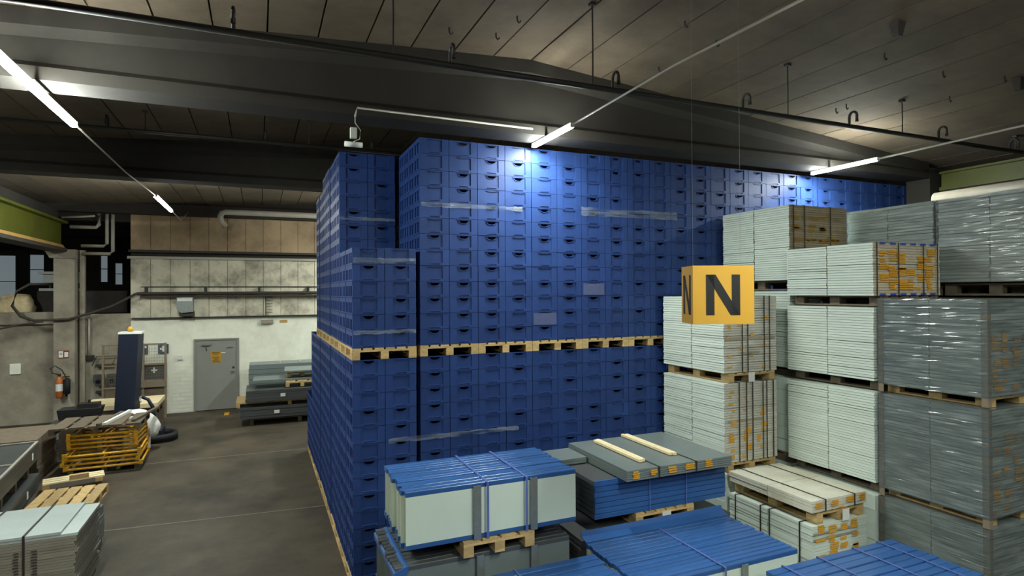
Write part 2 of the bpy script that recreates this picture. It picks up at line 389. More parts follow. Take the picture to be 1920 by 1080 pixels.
# conduit and emergency lamp on the girder
cable('conduit', [(1.02, 6.93, 5.74), (1.06, 7.04, 5.876), (3.33, 7.04, 5.865)], .014, M['pipe'], 'thin grey conduit along the lower flange of the girder', 'conduit')
t = thing('emergency_lamp', 'small unlit white capsule lamp dangling from the conduit end', 'lamp', (1.0, 6.93, 5.365))
MB().tube([(-.1, 0, .05), (.1, 0, .05)], [.03, .03], 10).obj('diffuser', M['white'], t, True)
MB().box(-.035, .035, -.03, .03, .12, .24).obj('junction_box', M['white'], t)
MB().tube([(0, 0, .08), (.07, 0, .12), (.08, 0, .22), (.02, 0, .3), (.02, 0, .37)], .006, 6).obj('flex', M['pipe'], t, True)
# bits fixed to the ceiling
for (x, y, lb) in ((6.23, 4.11, 'dark boxy speaker stub on the pale ceiling planks'), (8.69, 4.23, 'dark boxy stub on the ceiling by the crane beam')):
    z = zc(x); t = tag(MB().add([(x-.06, y-.05, z), (x+.06, y-.05, z), (x+.06, y+.05, z), (x-.06, y+.05, z), (x-.035, y-.03, z-.15), (x+.035, y-.03, z-.15), (x+.035, y+.03, z-.15), (x-.035, y+.03, z-.15)],
        [(0, 3, 2, 1), (4, 5, 6, 7), (0, 1, 5, 4), (1, 2, 6, 5), (2, 3, 7, 6), (3, 0, 4, 7)]).obj('ceiling_stub', M['soot']), lb, 'fitting')
HOOKS = ((1.99, 6.41), (2.56, 6.4), (2.62, 5.92), (4.84, 6.34), (4.34, 5.22), (4.94, 5.39), (6.78, 4.63), (7.86, 6.11), (7.83, 5.92), (7.79, 4.58), (8.64, 5.0), (8.49, 4.28), (-1.25, 8.95), (-.42, 8.75), (.2, 8.64))
for i, (x, y) in enumerate(HOOKS):
    z = zc(x); xs_ = sorted(p for p, q in HOOKS if q < 7)
    lb = f'small dark ceiling hook, {ORD[len(xs_)-xs_.index(x)]} from the crane beam, in front of the girder' if y < 7 else f'small dark ceiling hook behind the girder, {ORD[i-11]} from the aisle lamps'
    tag(MB().tube([(x, y, z), (x, y, z-.05), (x+.02, y, z-.075), (x+.04, y, z-.06), (x+.04, y, z-.045)], .009, 6).obj('ceiling_hook', M['iron']), lb, 'hook', 'hooks in the ceiling planks')

# ------------------------------------------------------------------ crane runways
t = thing('crane_beam', 'lime green crane beam with ochre lower edge over the parapet wall', 'beam', (-5.2, 8, 4.9))
rel(MB().prism([(-5.22, 5.12), (-5.16, 5.12), (-5.16, 5.72), (-5.22, 5.72)], 'y', 8, 20.4), t).obj('web', M['green'], t)
rel(MB().prism([(-5.4, 5.72), (-5.0, 5.72), (-5.0, 5.78), (-5.4, 5.78)], 'y', 8, 20.4), t).obj('top_flange', M['green'], t)
rel(MB().prism([(-5.4, 5.02), (-5.06, 5.02), (-5.12, 5.12), (-5.34, 5.12)], 'y', 8, 20.4), t).obj('lower_flange', M['ochre'], t)
rel(MB().prism([(-5.5, 4.93), (-5.02, 4.93), (-5.02, 5.02), (-5.5, 5.02)], 'y', 8, 20.4), t).obj('bearing_plate', M['soot'], t)
struct(MB().box(-5.6, -5.25, 8, 20.44, 5.84, 6.12).obj('ceiling_beam', M['concrete']))
t = thing('crane_beam', 'lime green crane beam above the wrapped board stacks', 'beam', (11.87, 0, 5.57))
rel(MB().prism([(11.87, 5.636), (11.92, 5.636), (11.92, 5.886), (11.87, 5.886)], 'y', 1, 7.03), t).obj('web', M['green'], t)
rel(MB().prism([(11.8, 5.574), (12.0, 5.574), (12.0, 5.636), (11.8, 5.636)], 'y', 1, 7.03), t).obj('lower_flange', M['green'], t)
rel(MB().prism([(11.8, 5.886), (12.0, 5.886), (12.0, 5.928), (11.8, 5.928)], 'y', 1, 7.03), t).obj('top_flange', M['green'], t)
for y in (3.1, 5.4): rel(MB().tube([(11.86, y, 5.78), (11.84, y, 5.78)], .025, 8), t).obj('bolt', M['soot'], t)
struct(MB().box(11.82, 12.08, 1, 7.03, 5.42, 5.57).obj('ceiling_beam', M['dark']))

# ------------------------------------------------------------------ pallets
def pallet(x0, x1, y0, y1, z0, h, label, group=None, face='y', coarse=False, n=6, wood='wood'):
    """deck boards run along x when face is 'y' (open ends towards -y)"""
    t = thing('wooden_pallet', label, 'pallet', ((x0+x1)/2, (y0+y1)/2, z0), group)
    th = .16*h; w = M[wood]
    bh = h-3*th
    nb = 3; bw = min(.1, (x1-x0)*.14); bl = min(.145, (y1-y0)*.13)
    for i in range(3):
        xc = x0+bw/2+(x1-x0-bw)*i/2
        bx('bottom_board', w, xc-bw/2, xc+bw/2, y0, y1, z0, z0+th, t)
        if coarse: bx('block', w, xc-bw/2, xc+bw/2, y0, y1, z0+th, z0+th+bh, t)
        else:
            for j in range(3):
                yc = y0+bl/2+(y1-y0-bl)*j/2
                bx('block', w, xc-bw/2, xc+bw/2, yc-bl/2, yc+bl/2, z0+th, z0+th+bh, t)
    for j in range(3):
        yc = y0+bl/2+(y1-y0-bl)*j/2
        bx('stringer_board', w, x0, x1, yc-bl/2, yc+bl/2, z0+th+bh, z0+2*th+bh, t)
    m = 3 if coarse else n
    dw = (x1-x0)/(m+.25*(m-1))
    for i in range(m):
        xa = x0+i*dw*1.25
        bx('deck_board', w, xa, xa+dw, y0, y1, z0+2*th+bh, z0+h-.001, t)
    return t

# ------------------------------------------------------------------ blue crates
CW, CD, CH, PITCH = .398, .594, .206, .21
def crate_mesh(hole):
    mb = MB(); x0, x1 = -CW/2, CW/2; y0, y1 = -CD/2, CD/2
    rx0, rx1, rz0, rz1, d = -.104, .108, .036, .194, .014
    # front: ring round the recess, with a stacking slot below it
    sx0, sx1, sz0, sz1 = -.066, .07, .008, .022
    Q = mb.quad
    Q((x0, y0, 0), (rx0, y0, 0), (rx0, y0, CH), (x0, y0, CH)); Q((rx1, y0, 0), (x1, y0, 0), (x1, y0, CH), (rx1, y0, CH))
    Q((rx0, y0, rz1), (rx1, y0, rz1), (rx1, y0, CH), (rx0, y0, CH))
    Q((rx0, y0, 0), (sx0, y0, 0), (sx0, y0, rz0), (rx0, y0, rz0)); Q((sx1, y0, 0), (rx1, y0, 0), (rx1, y0, rz0), (sx1, y0, rz0))
    Q((sx0, y0, 0), (sx1, y0, 0), (sx1, y0, sz0), (sx0, y0, sz0)); Q((sx0, y0, sz1), (sx1, y0, sz1), (sx1, y0, rz0), (sx0, y0, rz0))
    def pocket(a, b, c, e, dep):
        p = [(a, y0, c), (b, y0, c), (b, y0, e), (a, y0, e)]; q = [(a, y0+dep, c), (b, y0+dep, c), (b, y0+dep, e), (a, y0+dep, e)]
        for i in range(4): Q(p[i], p[(i+1) % 4], q[(i+1) % 4], q[i])
        return q
    q = pocket(sx0, sx1, sz0, sz1, .012); Q(*q)
    pocket(rx0, rx1, rz0, rz1, d)
    yb = y0+d
    N = 10
    if hole:
        hc, hw, ht, hd = .002, .066, .187, .036
        arc = [(hc-hw*math.cos(math.pi*k/N), ht-hd*math.sin(math.pi*k/N)) for k in range(N+1)]
        Q((rx0, yb, rz0), (arc[0][0], yb, rz0), (arc[0][0], yb, rz1), (rx0, yb, rz1))
        Q((arc[-1][0], yb, rz0), (rx1, yb, rz0), (rx1, yb, rz1), (arc[-1][0], yb, rz1))
        Q((arc[0][0], yb, ht), (arc[-1][0], yb, ht), (arc[-1][0], yb, rz1), (arc[0][0], yb, rz1))
        for k in range(N):
            (a, za), (b, zb) = arc[k], arc[k+1]
            Q((a, yb, rz0), (b, yb, rz0), (b, yb, zb), (a, yb, za))
            # raised lip under the opening and the inner wall of the opening
            sa = (hc+(a-hc)*1.12, za-.006) if 0 < k else (a-.006, za); sb = (hc+(b-hc)*1.12, zb-.006) if k+1 < N else (b+.006, zb)
            Q((a, yb-.011, za), (b, yb-.011, zb), (b, yb+.03, zb), (a, yb+.03, za))
            Q((sa[0], yb-.011, sa[1]), (sb[0], yb-.011, sb[1]), (b, yb-.011, zb), (a, yb-.011, za))
            Q((sa[0], yb, sa[1]), (sb[0], yb, sb[1]), (sb[0], yb-.011, sb[1]), (sa[0], yb-.011, sa[1]))
        Q((arc[0][0], yb, ht), (arc[-1][0], yb, ht), (arc[-1][0], yb+.03, ht), (arc[0][0], yb+.03, ht))
    else:
        Q((rx0, yb, rz0), (rx1, yb, rz0), (rx1, yb, rz1), (rx0, yb, rz1))
        mb.box(-.064, .068, yb-.012, yb, .183, .191)
    # long sides with four tall windows each, band along the rim
    for s in (-1, 1):
        xs = s*CW/2
        cuts = [y0, -.262, -.164, -.13, -.032, .032, .13, .164, .262, y1]
        za, zb = .018, .15
        Q((xs, y0, 0), (xs, y1, 0), (xs, y1, za), (xs, y0, za)); Q((xs, y0, zb), (xs, y1, zb), (xs, y1, CH), (xs, y0, CH))
        for i in range(9):
            a, b = cuts[i], cuts[i+1]
            if i % 2 == 0: Q((xs, a, za), (xs, b, za), (xs, b, zb), (xs, a, zb))
            else:
                xi = xs-s*.018
                p = [(xs, a, za), (xs, b, za), (xs, b, zb), (xs, a, zb)]; w = [(xi, *c[1:]) for c in p]
                for k in range(4): Q(p[k], p[(k+1) % 4], w[(k+1) % 4], w[k])
                Q(*w)
        mb.box(min(xs, xs+s*.0018), max(xs, xs+s*.0018), y0+.004, y1-.004, .172, CH-.006)
    Q((x0, y1, 0), (x1, y1, 0), (x1, y1, CH), (x0, y1, CH)); Q((x0, y0, 0), (x1, y0, 0), (x1, y1, 0), (x0, y1, 0))
    return mb
CRATE = []
for h in (True, False):
    mb = crate_mesh(h); me = bpy.data.meshes.new('crate_%s' % ('hole' if h else 'plain')); me.from_pydata(mb.v, [], mb.f); me.materials.append(M['blue']); me.update()
    CRATE.append((me, mb))
STUFF = MB()
def crate(x, y, z, label, group, hole):
    o = put(CRATE[0 if hole else 1][0], 'plastic_crate', None, (x+R.uniform(-.001, .001), y+R.uniform(-.004, .004), z))
    return tag(o, label, 'crate', group)
def stuff_crate(x, y, z):
    mb = CRATE[0 if R.random() < .5 else 1][1]
    STUFF.add([(a+x, b+y, c+z) for a, b, c in mb.v], mb.f)
Y0 = 7.56; X0 = 1.933; Z1 = .144; Z2 = .144+13*PITCH+.144
def hole_txt(h): return 'open' if h else 'closed'
# main front: pairs of columns on pallets
colx = []
for k in range(26): colx.append(X0+.2+.405*k+(.03 if k >= 18 else 0))
UPROWS = {11: 9, 12: 9, 13: 9, 14: 5, 15: 4, 16: 4, 17: 4, 18: 3, 19: 3, 20: 3}
for k, x in enumerate(colx):
    seen = 13 if k <= 10 else UPROWS.get(k, 0)
    for r_ in range(13):
        z = Z2+PITCH*(12-r_)
        if r_ < seen:
            h = R.random() < .55
            crate(x, Y0+CD/2, z, f'blue crate, {hole_txt(h)} hand hole, {ORD[k+1]} column past corner, upper tier, row {ORD[r_+1]} down', 'crates of the upper tier', h)
        else: stuff_crate(x, Y0+CD/2, z)
    for r_ in range(13):
        z = Z1+PITCH*(12-r_)
        if k <= 9 and r_ < 7:
            h = R.random() < .5
            crate(x, Y0+CD/2, z, f'blue crate, {hole_txt(h)} hand hole, {ORD[k+1]} column past corner, lower tier, row {ORD[r_+1]} down', 'crates of the lower tier', h)
        else: stuff_crate(x, Y0+CD/2, z)
for k in range(0, 26, 2):
    xa = colx[k]-.2; xb = colx[k+1]+.2
    pallet(xa, xb, Y0-.005, Y0+1.19, Z2-.146, .1435, f'wooden pallet between the crate tiers, {ORD[k//2+1]} past the corner stack', 'pallets between the crate tiers', coarse=k > 12)
# second row behind column one of the upper tier (its flank shows over the corner stack)
for r_ in range(13):
    for d_ in (1.5, 2.52, 3.54): stuff_crate(colx[0], Y0+CD*d_+.006, Z2+PITCH*r_)
# deeper rows where one can look in through the pallet openings
for k, x in enumerate(colx):
    for d_ in (1.52, 2.54, 3.56):
        for z in (Z1+PITCH*12, Z2):
            if not (k == 0 and z == Z2): stuff_crate(x, Y0+CD*d_+.006, z)
    stuff_crate(x, Y0+CD*4.6, Z2-.18)
# corner stack: two columns
CX = [1.06+.2, 1.06+.605]; YN = 7.5
for c_, x in enumerate(CX):
    for r_ in range(13):
        z = Z1+PITCH*(12-r_); h = R.random() < .6
        nm = 'outer' if c_ == 0 else 'inner'
        if c_ == 0 or r_ < 8:
            crate(x, YN+CD/2, z, f'blue crate, {hole_txt(h)} hand hole, {nm} column of corner stack, lower tier, row {ORD[r_+1]} down', 'crates of the corner stack', h)
        else: stuff_crate(x, YN+CD/2, z)
    for r_ in range(6):
        z = Z2+PITCH*(5-r_); h = R.random() < .55
        crate(x, YN+CD/2, z, f'blue crate, {hole_txt(h)} hand hole, {nm} column of short corner stack, upper tier, row {ORD[r_+1]} down', 'crates of the corner stack', h)
    # tower behind the short stack
    for r_ in range(13):
        z = Z2+PITCH*(12-r_); h = R.random() < .4
        if r_ < 7:
            crate(x, 8.76+CD/2, z, f'blue crate, {hole_txt(h)} hand hole, {nm} column of the dark tower, row {ORD[r_+1]} down', 'crates of the dark tower', h)
        else: stuff_crate(x, 8.76+CD/2, z)
# flank along the aisle
for p in range(6):
    ya = YN+1.215*p + (.02 if p else 0)
    for j in range(2):
        yc = ya+CD/2+j*.6
        xo = CX[0]+R.uniform(-.008, .008) + (.0 if p < 4 else -.01)
        for r_ in range(13):
            if not (p == 0 and j == 0):
                if not (p == 5 and r_ > 5): stuff_crate(xo, yc, Z1+PITCH*r_)
            if p < 4 and not (p == 3 and r_ > 11) and not (p == 1 and j == 0) and not (p == 0 and (j == 0 or r_ > 5)):
                stuff_crate(xo, yc if p != 1 else 8.76+CD*1.5+.006, Z2+PITCH*r_)
    pallet(1.05, 1.87, ya-.005, ya+1.195, 0, .1435, f'wooden floor pallet under the crates beside the aisle, {ORD[p+1]} from the near corner', 'floor pallets under the crates')
    if p < 4: pallet(1.05, 1.865, ya-.02, ya+1.18, Z2-.146, .1435, f'wooden pallet between tiers along the aisle flank, {ORD[p+1]} from the near corner', 'pallets along the aisle flank')
me = bpy.data.meshes.new('plastic_crate_wall'); me.from_pydata(STUFF.v, [], STUFF.f); me.materials.append(M['blue']); me.update()
o = bpy.data.objects.new('plastic_crate_wall', me); COL.objects.link(o)
tag(o, 'remaining blue plastic crates along the aisle flank and behind the loads', 'crates', kind='stuff')
# sheets, film and labels on the crates
def sheet(x, z, w, h, y, label):
    tag(MB().box(x-w/2, x+w/2, y-.004, y-.001, z, z+h).obj('document_sheet', M['crate_label']), label, 'sheet')
sheet(colx[4], Z2+PITCH*1+.01, .36, .17, Y0-.004, 'grey film sheet on a crate in the fifth column, near the tier joint')
sheet(colx[6], Z2+PITCH*3+.01, .36, .17, Y0-.004, 'grey film sheet on a crate in the seventh column, mid height')
def band(x0, x1, z0, z1, y, label):
    mb = MB(); n = 26; rr = random.Random(int(x0*100+z0*10))
    pts = []
    for j in range(4):
        for i in range(n+1):
            pts.append((x0+(x1-x0)*i/n, y-.006-rr.uniform(0, .016), z0+(z1-z0)*j/3+rr.uniform(-.008, .008)))
    f = [(j*(n+1)+i, j*(n+1)+i+1, (j+1)*(n+1)+i+1, (j+1)*(n+1)+i) for j in range(3) for i in range(n)]
    tag(mb.add(pts, f).obj('stretch_film_band', M['filmband'], smooth=True), label, 'film')
band(4.35, 6.1, 4.83, 4.95, Y0, 'crinkled clear film band across the upper crates, right of the lamp glow')
band(1.95, 3.4, 4.84, 4.9, Y0, 'crinkled clear film band across the upper crates by the corner')
band(1.07, 1.86, 4.08, 4.15, YN, 'crinkled clear film band round the top of the short corner stack')
band(1.07, 1.86, 3.19, 3.24, YN, 'crinkled clear film band round the bottom of the short corner stack')
band(1.5, 3.3, 1.8, 1.86, YN, 'crinkled clear film band across the lower crate tier')
band(1.07, 1.86, 4.76, 4.81, 8.755, 'crinkled clear film band round the dark tower')

# ------------------------------------------------------------------ stacks of pale boards
def stack(label, x0, x1, y0, y1, z0, z1, n, m='board', split=2, straps_x=(), straps_y=(), prints=(), tape=(), wrap=None, guards=False,
          thick_top=None, cap=None, coarse=False, name='board_stack', cat='boards', jit=.006, group=None, tag_paper=None, ends=None, printm='print'):
    t = thing(name, label, cat, ((x0+x1)/2, (y0+y1)/2, z0), group)
    mm = M[m]; th = (z1-z0)/n; rr = random.Random(int(x0*1000+y0*77+z0*131))
    for i in range(n):
        for s in range(split):
            ya = y0+(y1-y0)*s/split; yb = y0+(y1-y0)*(s+1)/split
            jx, jy = rr.uniform(-jit, jit), rr.uniform(-jit, jit)*.7
            g = .004 if rr.random() > .12 else .009
            b = bx('board', mm, x0+jx, x1+jx*.5, ya+.006+jy, yb-.006+jy*.5, z0+i*th, z0+(i+1)*th-g*min(1, th/.03), t)
            if ends: b.data = unit_end(mm, M[ends])
    e = .009
    sm = M['strap']
    for x in straps_x:                       # straps over the top and down both long ends
        mb = MB(); w = .009
        mb.box(x-w, x+w, y0-e-.003, y0-e, z0, z1+.004).box(x-w, x+w, y0-e-.003, y1+e+.003, z1+.001, z1+.004).box(x-w, x+w, y1+e, y1+e+.003, z0, z1+.004)
        rel(mb, t).obj('strap', sm, t)
    for y in straps_y:
        mb = MB(); w = .009
        mb.box(x0-e-.003, x0-e, y-w, y+w, z0, z1+.004).box(x0-e-.003, x1+e+.003, y-w, y+w, z1+.001, z1+.004).box(x1+e, x1+e+.003, y-w, y+w, z0, z1+.004)
        rel(mb, t).obj('strap', sm, t)
    if prints:
        mb = MB()
        for (u, v, w, h) in prints:           # u, v from the front face's left bottom, as fractions
            xa = x0+u*(x1-x0); za = z0+v*(z1-z0)
            rows = max(1, int(h/.022))
            for k in range(rows):
                a, b = xa+rr.uniform(0, .02), xa+w-rr.uniform(0, .03)
                mb.box(a, b, y0-e-.0012, y0-e-.0005, za+k*h/rows, za+(k+.78)*h/rows)
        tag(rel(mb, t).obj('printed_marks', M[printm], t), kind='stuff')
    for (v, h, a, b) in tape:
        bx('tape_strip', M['tape'], x0+a*(x1-x0), x0+b*(x1-x0), y0-e-.0004, y0-e, z0+v*(z1-z0), z0+v*(z1-z0)+h, t)
    if wrap:
        mb = MB(); g = .016; X0_, X1_, Y0_, Y1_ = x0-g, x1+g, y0-g, y1+g
        rr2 = random.Random(int(x0*10+z0*100)); per = []; K_ = 13
        for (a, b) in (((X0_, Y0_), (X1_, Y0_)), ((X1_, Y0_), (X1_, Y1_)), ((X1_, Y1_), (X0_, Y1_)), ((X0_, Y1_), (X0_, Y0_))):
            for i in range(K_): per.append((a[0]+(b[0]-a[0])*i/K_, a[1]+(b[1]-a[1])*i/K_, (b[1]-a[1])/abs(b[1]-a[1]+b[0]-a[0]), -(b[0]-a[0])/abs(b[1]-a[1]+b[0]-a[0])))
        nz = int((z1-z0)/.0125); n_ = len(per)
        vs = []
        for j in range(nz+1):
            base_ = rr2.uniform(-.0034, .0034)
            for i, (px, py, nx, ny) in enumerate(per):
                k = base_*rr2.uniform(.2, 1.2)+rr2.uniform(-.002, .002) if i % K_ else 0
                vs.append((px+k*nx, py+k*ny, z0-.01+(z1-z0+.012)*(j+(rr2.uniform(-.25, .25) if 0 < j < nz else 0))/nz))
        mb.add(vs, [(j*n_+i, j*n_+(i+1) % n_, (j+1)*n_+(i+1) % n_, (j+1)*n_+i) for j in range(nz) for i in range(n_)])
        mb.add([(X0_, Y0_, z1+.002), (X1_, Y0_, z1+.002), (X1_, Y1_, z1+.002), (X0_, Y1_, z1+.002)], [(0, 1, 2, 3)])
        rel(mb, t).obj('stretch_wrap', M[wrap], t)
    if guards:
        for (gx, gy, sx, sy) in ((x0, y0, 1, 1), (x0, y1, 1, -1), (x1, y0, -1, 1)):
            mb = MB(); o_ = .012; w = .05
            mb.prism([(gx-sx*o_, gy-sy*o_), (gx+sx*w, gy-sy*o_), (gx+sx*w, gy-sy*(o_-.006)), (gx-sx*(o_-.006), gy-sy*(o_-.006)), (gx-sx*(o_-.006), gy+sy*w), (gx-sx*o_, gy+sy*w)], 'z', z0-.1, z1)
            rel(mb, t).obj('corner_guard', M['guard'], t)
    if cap == 'blue':
        for v in (.965, .0):
            for i in range(6):
                w = (x1-x0)/7
                bx('blue_label', M['blueprint'], x0+.1+i*w*1.05, x0+.1+i*w*1.05+w*.6, y0-e-.001, y0-e, z0+v*(z1-z0)+.004, z0+v*(z1-z0)+.026, t)
    if tag_paper:
        u, zz = tag_paper; xa = x0+u*(x1-x0)
        bx('paper_tag', M['paper'], xa, xa+.11, y0-.03, y0-.026, zz, zz+.13, t)
    return t
def support(base, x0, x1, y0, y1, tiers, group='pale board stacks under the visible ones'):
    label = base
    for q_, (z0, z1, ph) in enumerate(tiers):
        if len(tiers) > 1: label = base.replace('hidden ', '') + f', {ORD[q_+1]} from the floor'
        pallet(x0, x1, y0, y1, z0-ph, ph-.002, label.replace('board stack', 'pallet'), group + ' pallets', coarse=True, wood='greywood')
        stack(label, x0, x1, y0, y1, z0, z1, 6, split=1, group=group)

PR = random.Random(3)
def marks(rows, cols, dens, w=.09, h=.05, u0=.05, u1=.9, v0=.03, v1=.95):
    out = []
    for r_ in range(rows):
        for c_ in range(cols):
            if PR.random() < dens:
                out.append((u0+(u1-u0)*(c_+PR.uniform(-.1, .2))/cols, v0+(v1-v0)*(r_+PR.uniform(0, .4))/rows, w*PR.uniform(.6, 1.2), h*PR.uniform(.4, 1.5)))
    return out
# column A (against the crates)
AX0, AX1, AY0, AY1 = 5.75, 6.70, 6.17, 7.47
support('pale board stack hidden at the foot of the column by the crates', AX0, AX1, AY0, AY1, [(.14, 1.24, .14)])
pallet(AX0+.07, AX1-.02, AY0+.02, AY1, 1.25, .128, 'low wooden pallet under the taller lower stack beside the crates')
stack('pale board stack strapped six times, below the N sign, lower of two', AX0, AX1, AY0, AY1, 1.385, 2.455, 32, straps_x=(6.0, 6.13, 6.24, 6.43, 6.5, 6.62),
      prints=marks(5, 3, .95, .11, .07, v0=.02, v1=.52)+marks(5, 3, .6, .1, .03, v0=.55, v1=.95), ends='board_end_grey', tape=((.5, .03, .05, .7),))
pallet(AX0+.09, AX1-.02, AY0+.02, AY1, 2.46, .128, 'low wooden pallet between the two stacks beside the crates')
stack('pale board stack right behind the N sign, upper of two', AX0, AX1, AY0, AY1, 2.595, 3.635, 31, straps_x=(6.06, 6.16, 6.46, 6.56), prints=marks(7, 4, .4, .1, .04), ends='board_end_grey', tape=((.42, .045, 0, .95), (.24, .03, .3, .65)), tag_paper=(.42, 2.46))
# row two, column B: low stacks
BX0, BX1, BY0, BY1 = 5.75, 6.65, 4.81, 6.10
support('pale board stack hidden under the two low strapped stacks', BX0, BX1, BY0, BY1, [(.14, .42, .14)])
pallet(BX0, BX1, BY0+.02, BY1, .43, .13, 'wooden pallet under the low stack with four side straps')
stack('low pale board stack with four side straps and orange print', BX0, BX1, BY0, BY1, .565, 1.03, 13, straps_y=(4.98, 5.42, 5.56, 5.98), prints=marks(4, 4, .85, .16, .08, v0=.08), tape=((.78, .025, 0, .8), (.64, .025, 0, .8)))
pallet(BX0+.1, BX1-.02, BY0+.03, BY1, 1.035, .142, 'light wooden pallet under the thin top stack in front of the crates')
stack('thin pale board stack on a pallet with dusty top and two long straps', BX0, BX1, BY0, BY1, 1.18, 1.315, 4, m='grime_board', straps_x=(5.95, 6.43), prints=[(.04, .35, .13, .07), (.32, .3, .14, .07), (.6, .4, .14, .07), (.85, .35, .12, .08), (.45, .05, .1, .02)], tag_paper=(.5, 1.04))
# column C
CX0, CX1, CY0, CY1 = 6.85, 8.13, 4.84, 6.12
support('pale board stack hidden at the foot of the middle column', CX0, CX1, CY0, CY1, [(.14, 1.22, .14)])
pallet(CX0+.16, CX1, CY0+.03, CY1, 1.235, .13, 'dark shaded pallet under the lowest stack of the middle column', wood='greywood')  # dark wood colour stands in for the deep shade under the stacks
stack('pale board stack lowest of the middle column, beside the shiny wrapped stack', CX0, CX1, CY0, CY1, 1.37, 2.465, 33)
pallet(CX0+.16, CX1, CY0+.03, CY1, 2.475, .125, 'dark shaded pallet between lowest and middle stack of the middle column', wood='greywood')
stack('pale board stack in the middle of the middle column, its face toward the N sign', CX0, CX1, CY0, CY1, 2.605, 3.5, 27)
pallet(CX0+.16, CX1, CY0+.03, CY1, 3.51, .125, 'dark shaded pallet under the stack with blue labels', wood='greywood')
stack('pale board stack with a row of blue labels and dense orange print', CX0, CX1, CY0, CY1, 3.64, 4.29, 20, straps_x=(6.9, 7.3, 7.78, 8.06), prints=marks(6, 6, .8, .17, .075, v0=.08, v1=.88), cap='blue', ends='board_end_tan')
# column E (back, against the crates)
EX0, EX1, EY0, EY1 = 6.98, 8.17, 6.18, 7.5
support('pale board stack hidden below the brown-ended stack', EX0, EX1, EY0, EY1, [(.14, 1.24, .14), (1.385, 2.455, .14)])
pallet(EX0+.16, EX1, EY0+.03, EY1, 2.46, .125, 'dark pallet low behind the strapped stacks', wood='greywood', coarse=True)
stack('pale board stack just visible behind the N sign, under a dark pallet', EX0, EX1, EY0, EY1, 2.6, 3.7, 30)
pallet(EX0+.16, EX1, EY0+.03, EY1, 3.71, .14, 'dark pallet under the brown-ended stack high by the crates', wood='greywood')  # shade below the stack put into the wood colour
stack('tall pale board stack with shaded brown end, topmost against the crates', EX0, EX1, EY0, EY1, 3.86, 4.945, 34, straps_x=(7.05, 7.27, 7.8), prints=marks(6, 6, .8, .16, .04)+marks(2, 4, .9, .2, .07, v0=.5, v1=.75), ends='board_end_brown_shade', printm='print_dull')  # end colour holds raw board brown plus painted shade
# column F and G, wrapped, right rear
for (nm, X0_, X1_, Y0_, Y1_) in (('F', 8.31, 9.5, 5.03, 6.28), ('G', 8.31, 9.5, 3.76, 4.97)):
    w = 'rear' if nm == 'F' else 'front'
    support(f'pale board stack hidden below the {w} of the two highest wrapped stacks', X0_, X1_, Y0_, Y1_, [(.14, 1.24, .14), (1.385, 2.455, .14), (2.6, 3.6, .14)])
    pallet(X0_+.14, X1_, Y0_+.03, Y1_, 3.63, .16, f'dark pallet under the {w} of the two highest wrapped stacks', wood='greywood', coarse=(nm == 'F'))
    stack(f'high glossy wrapped board stack, {w} of the two under the crane beam', X0_, X1_, Y0_, Y1_, 3.81, 4.9, 26, m='board_wrapped', wrap='filmlight', jit=.012)
# column D, wrapped, front right
DX0, DX1, DY0, DY1 = 6.87, 8.15, 3.645, 4.785
support('wrapped board stack hidden at the foot of the shiny column', DX0, DX1, DY0, DY1, [(.14, .5, .14)])
stack('shiny wrapped board stack lowest of the film-wrapped column', DX0, DX1, DY0, DY1, .52, 1.235, 18, m='board_wrapped', wrap='film', guards=True)
pallet(DX0+.14, DX1, DY0+.05, DY1, 1.24, .105, 'pallet under the middle film-wrapped stack')
stack('shiny wrapped board stack in the middle of the film-wrapped column', DX0, DX1, DY0, DY1, 1.35, 2.47, 30, m='board_wrapped', wrap='film', guards=True, prints=marks(7, 6, .75, .15, .08, v1=.75))
pallet(DX0+.14, DX1, DY0+.05, DY1, 2.475, .11, 'pallet under the topmost film-wrapped stack')
stack('shiny wrapped board stack on top of the film-wrapped column', DX0, DX1, DY0, DY1, 2.595, 3.605, 28, m='board_wrapped', wrap='film', guards=True, prints=marks(7, 6, .7, .15, .08, v1=.62))
t = thing('foam_roll', 'long pale foil roll lying along the highest wrapped stacks', 'roll', (9.9, 5.0, 5.0))
o = MB().tube([(0, -2.2, .13), (0, .95, .13)], .12, 20).obj('roll', M['tape'], t, True)
bx('cradle', M['dark'], 9.55, 10.25, 2.8, 5.95, 0, 5.01, t)

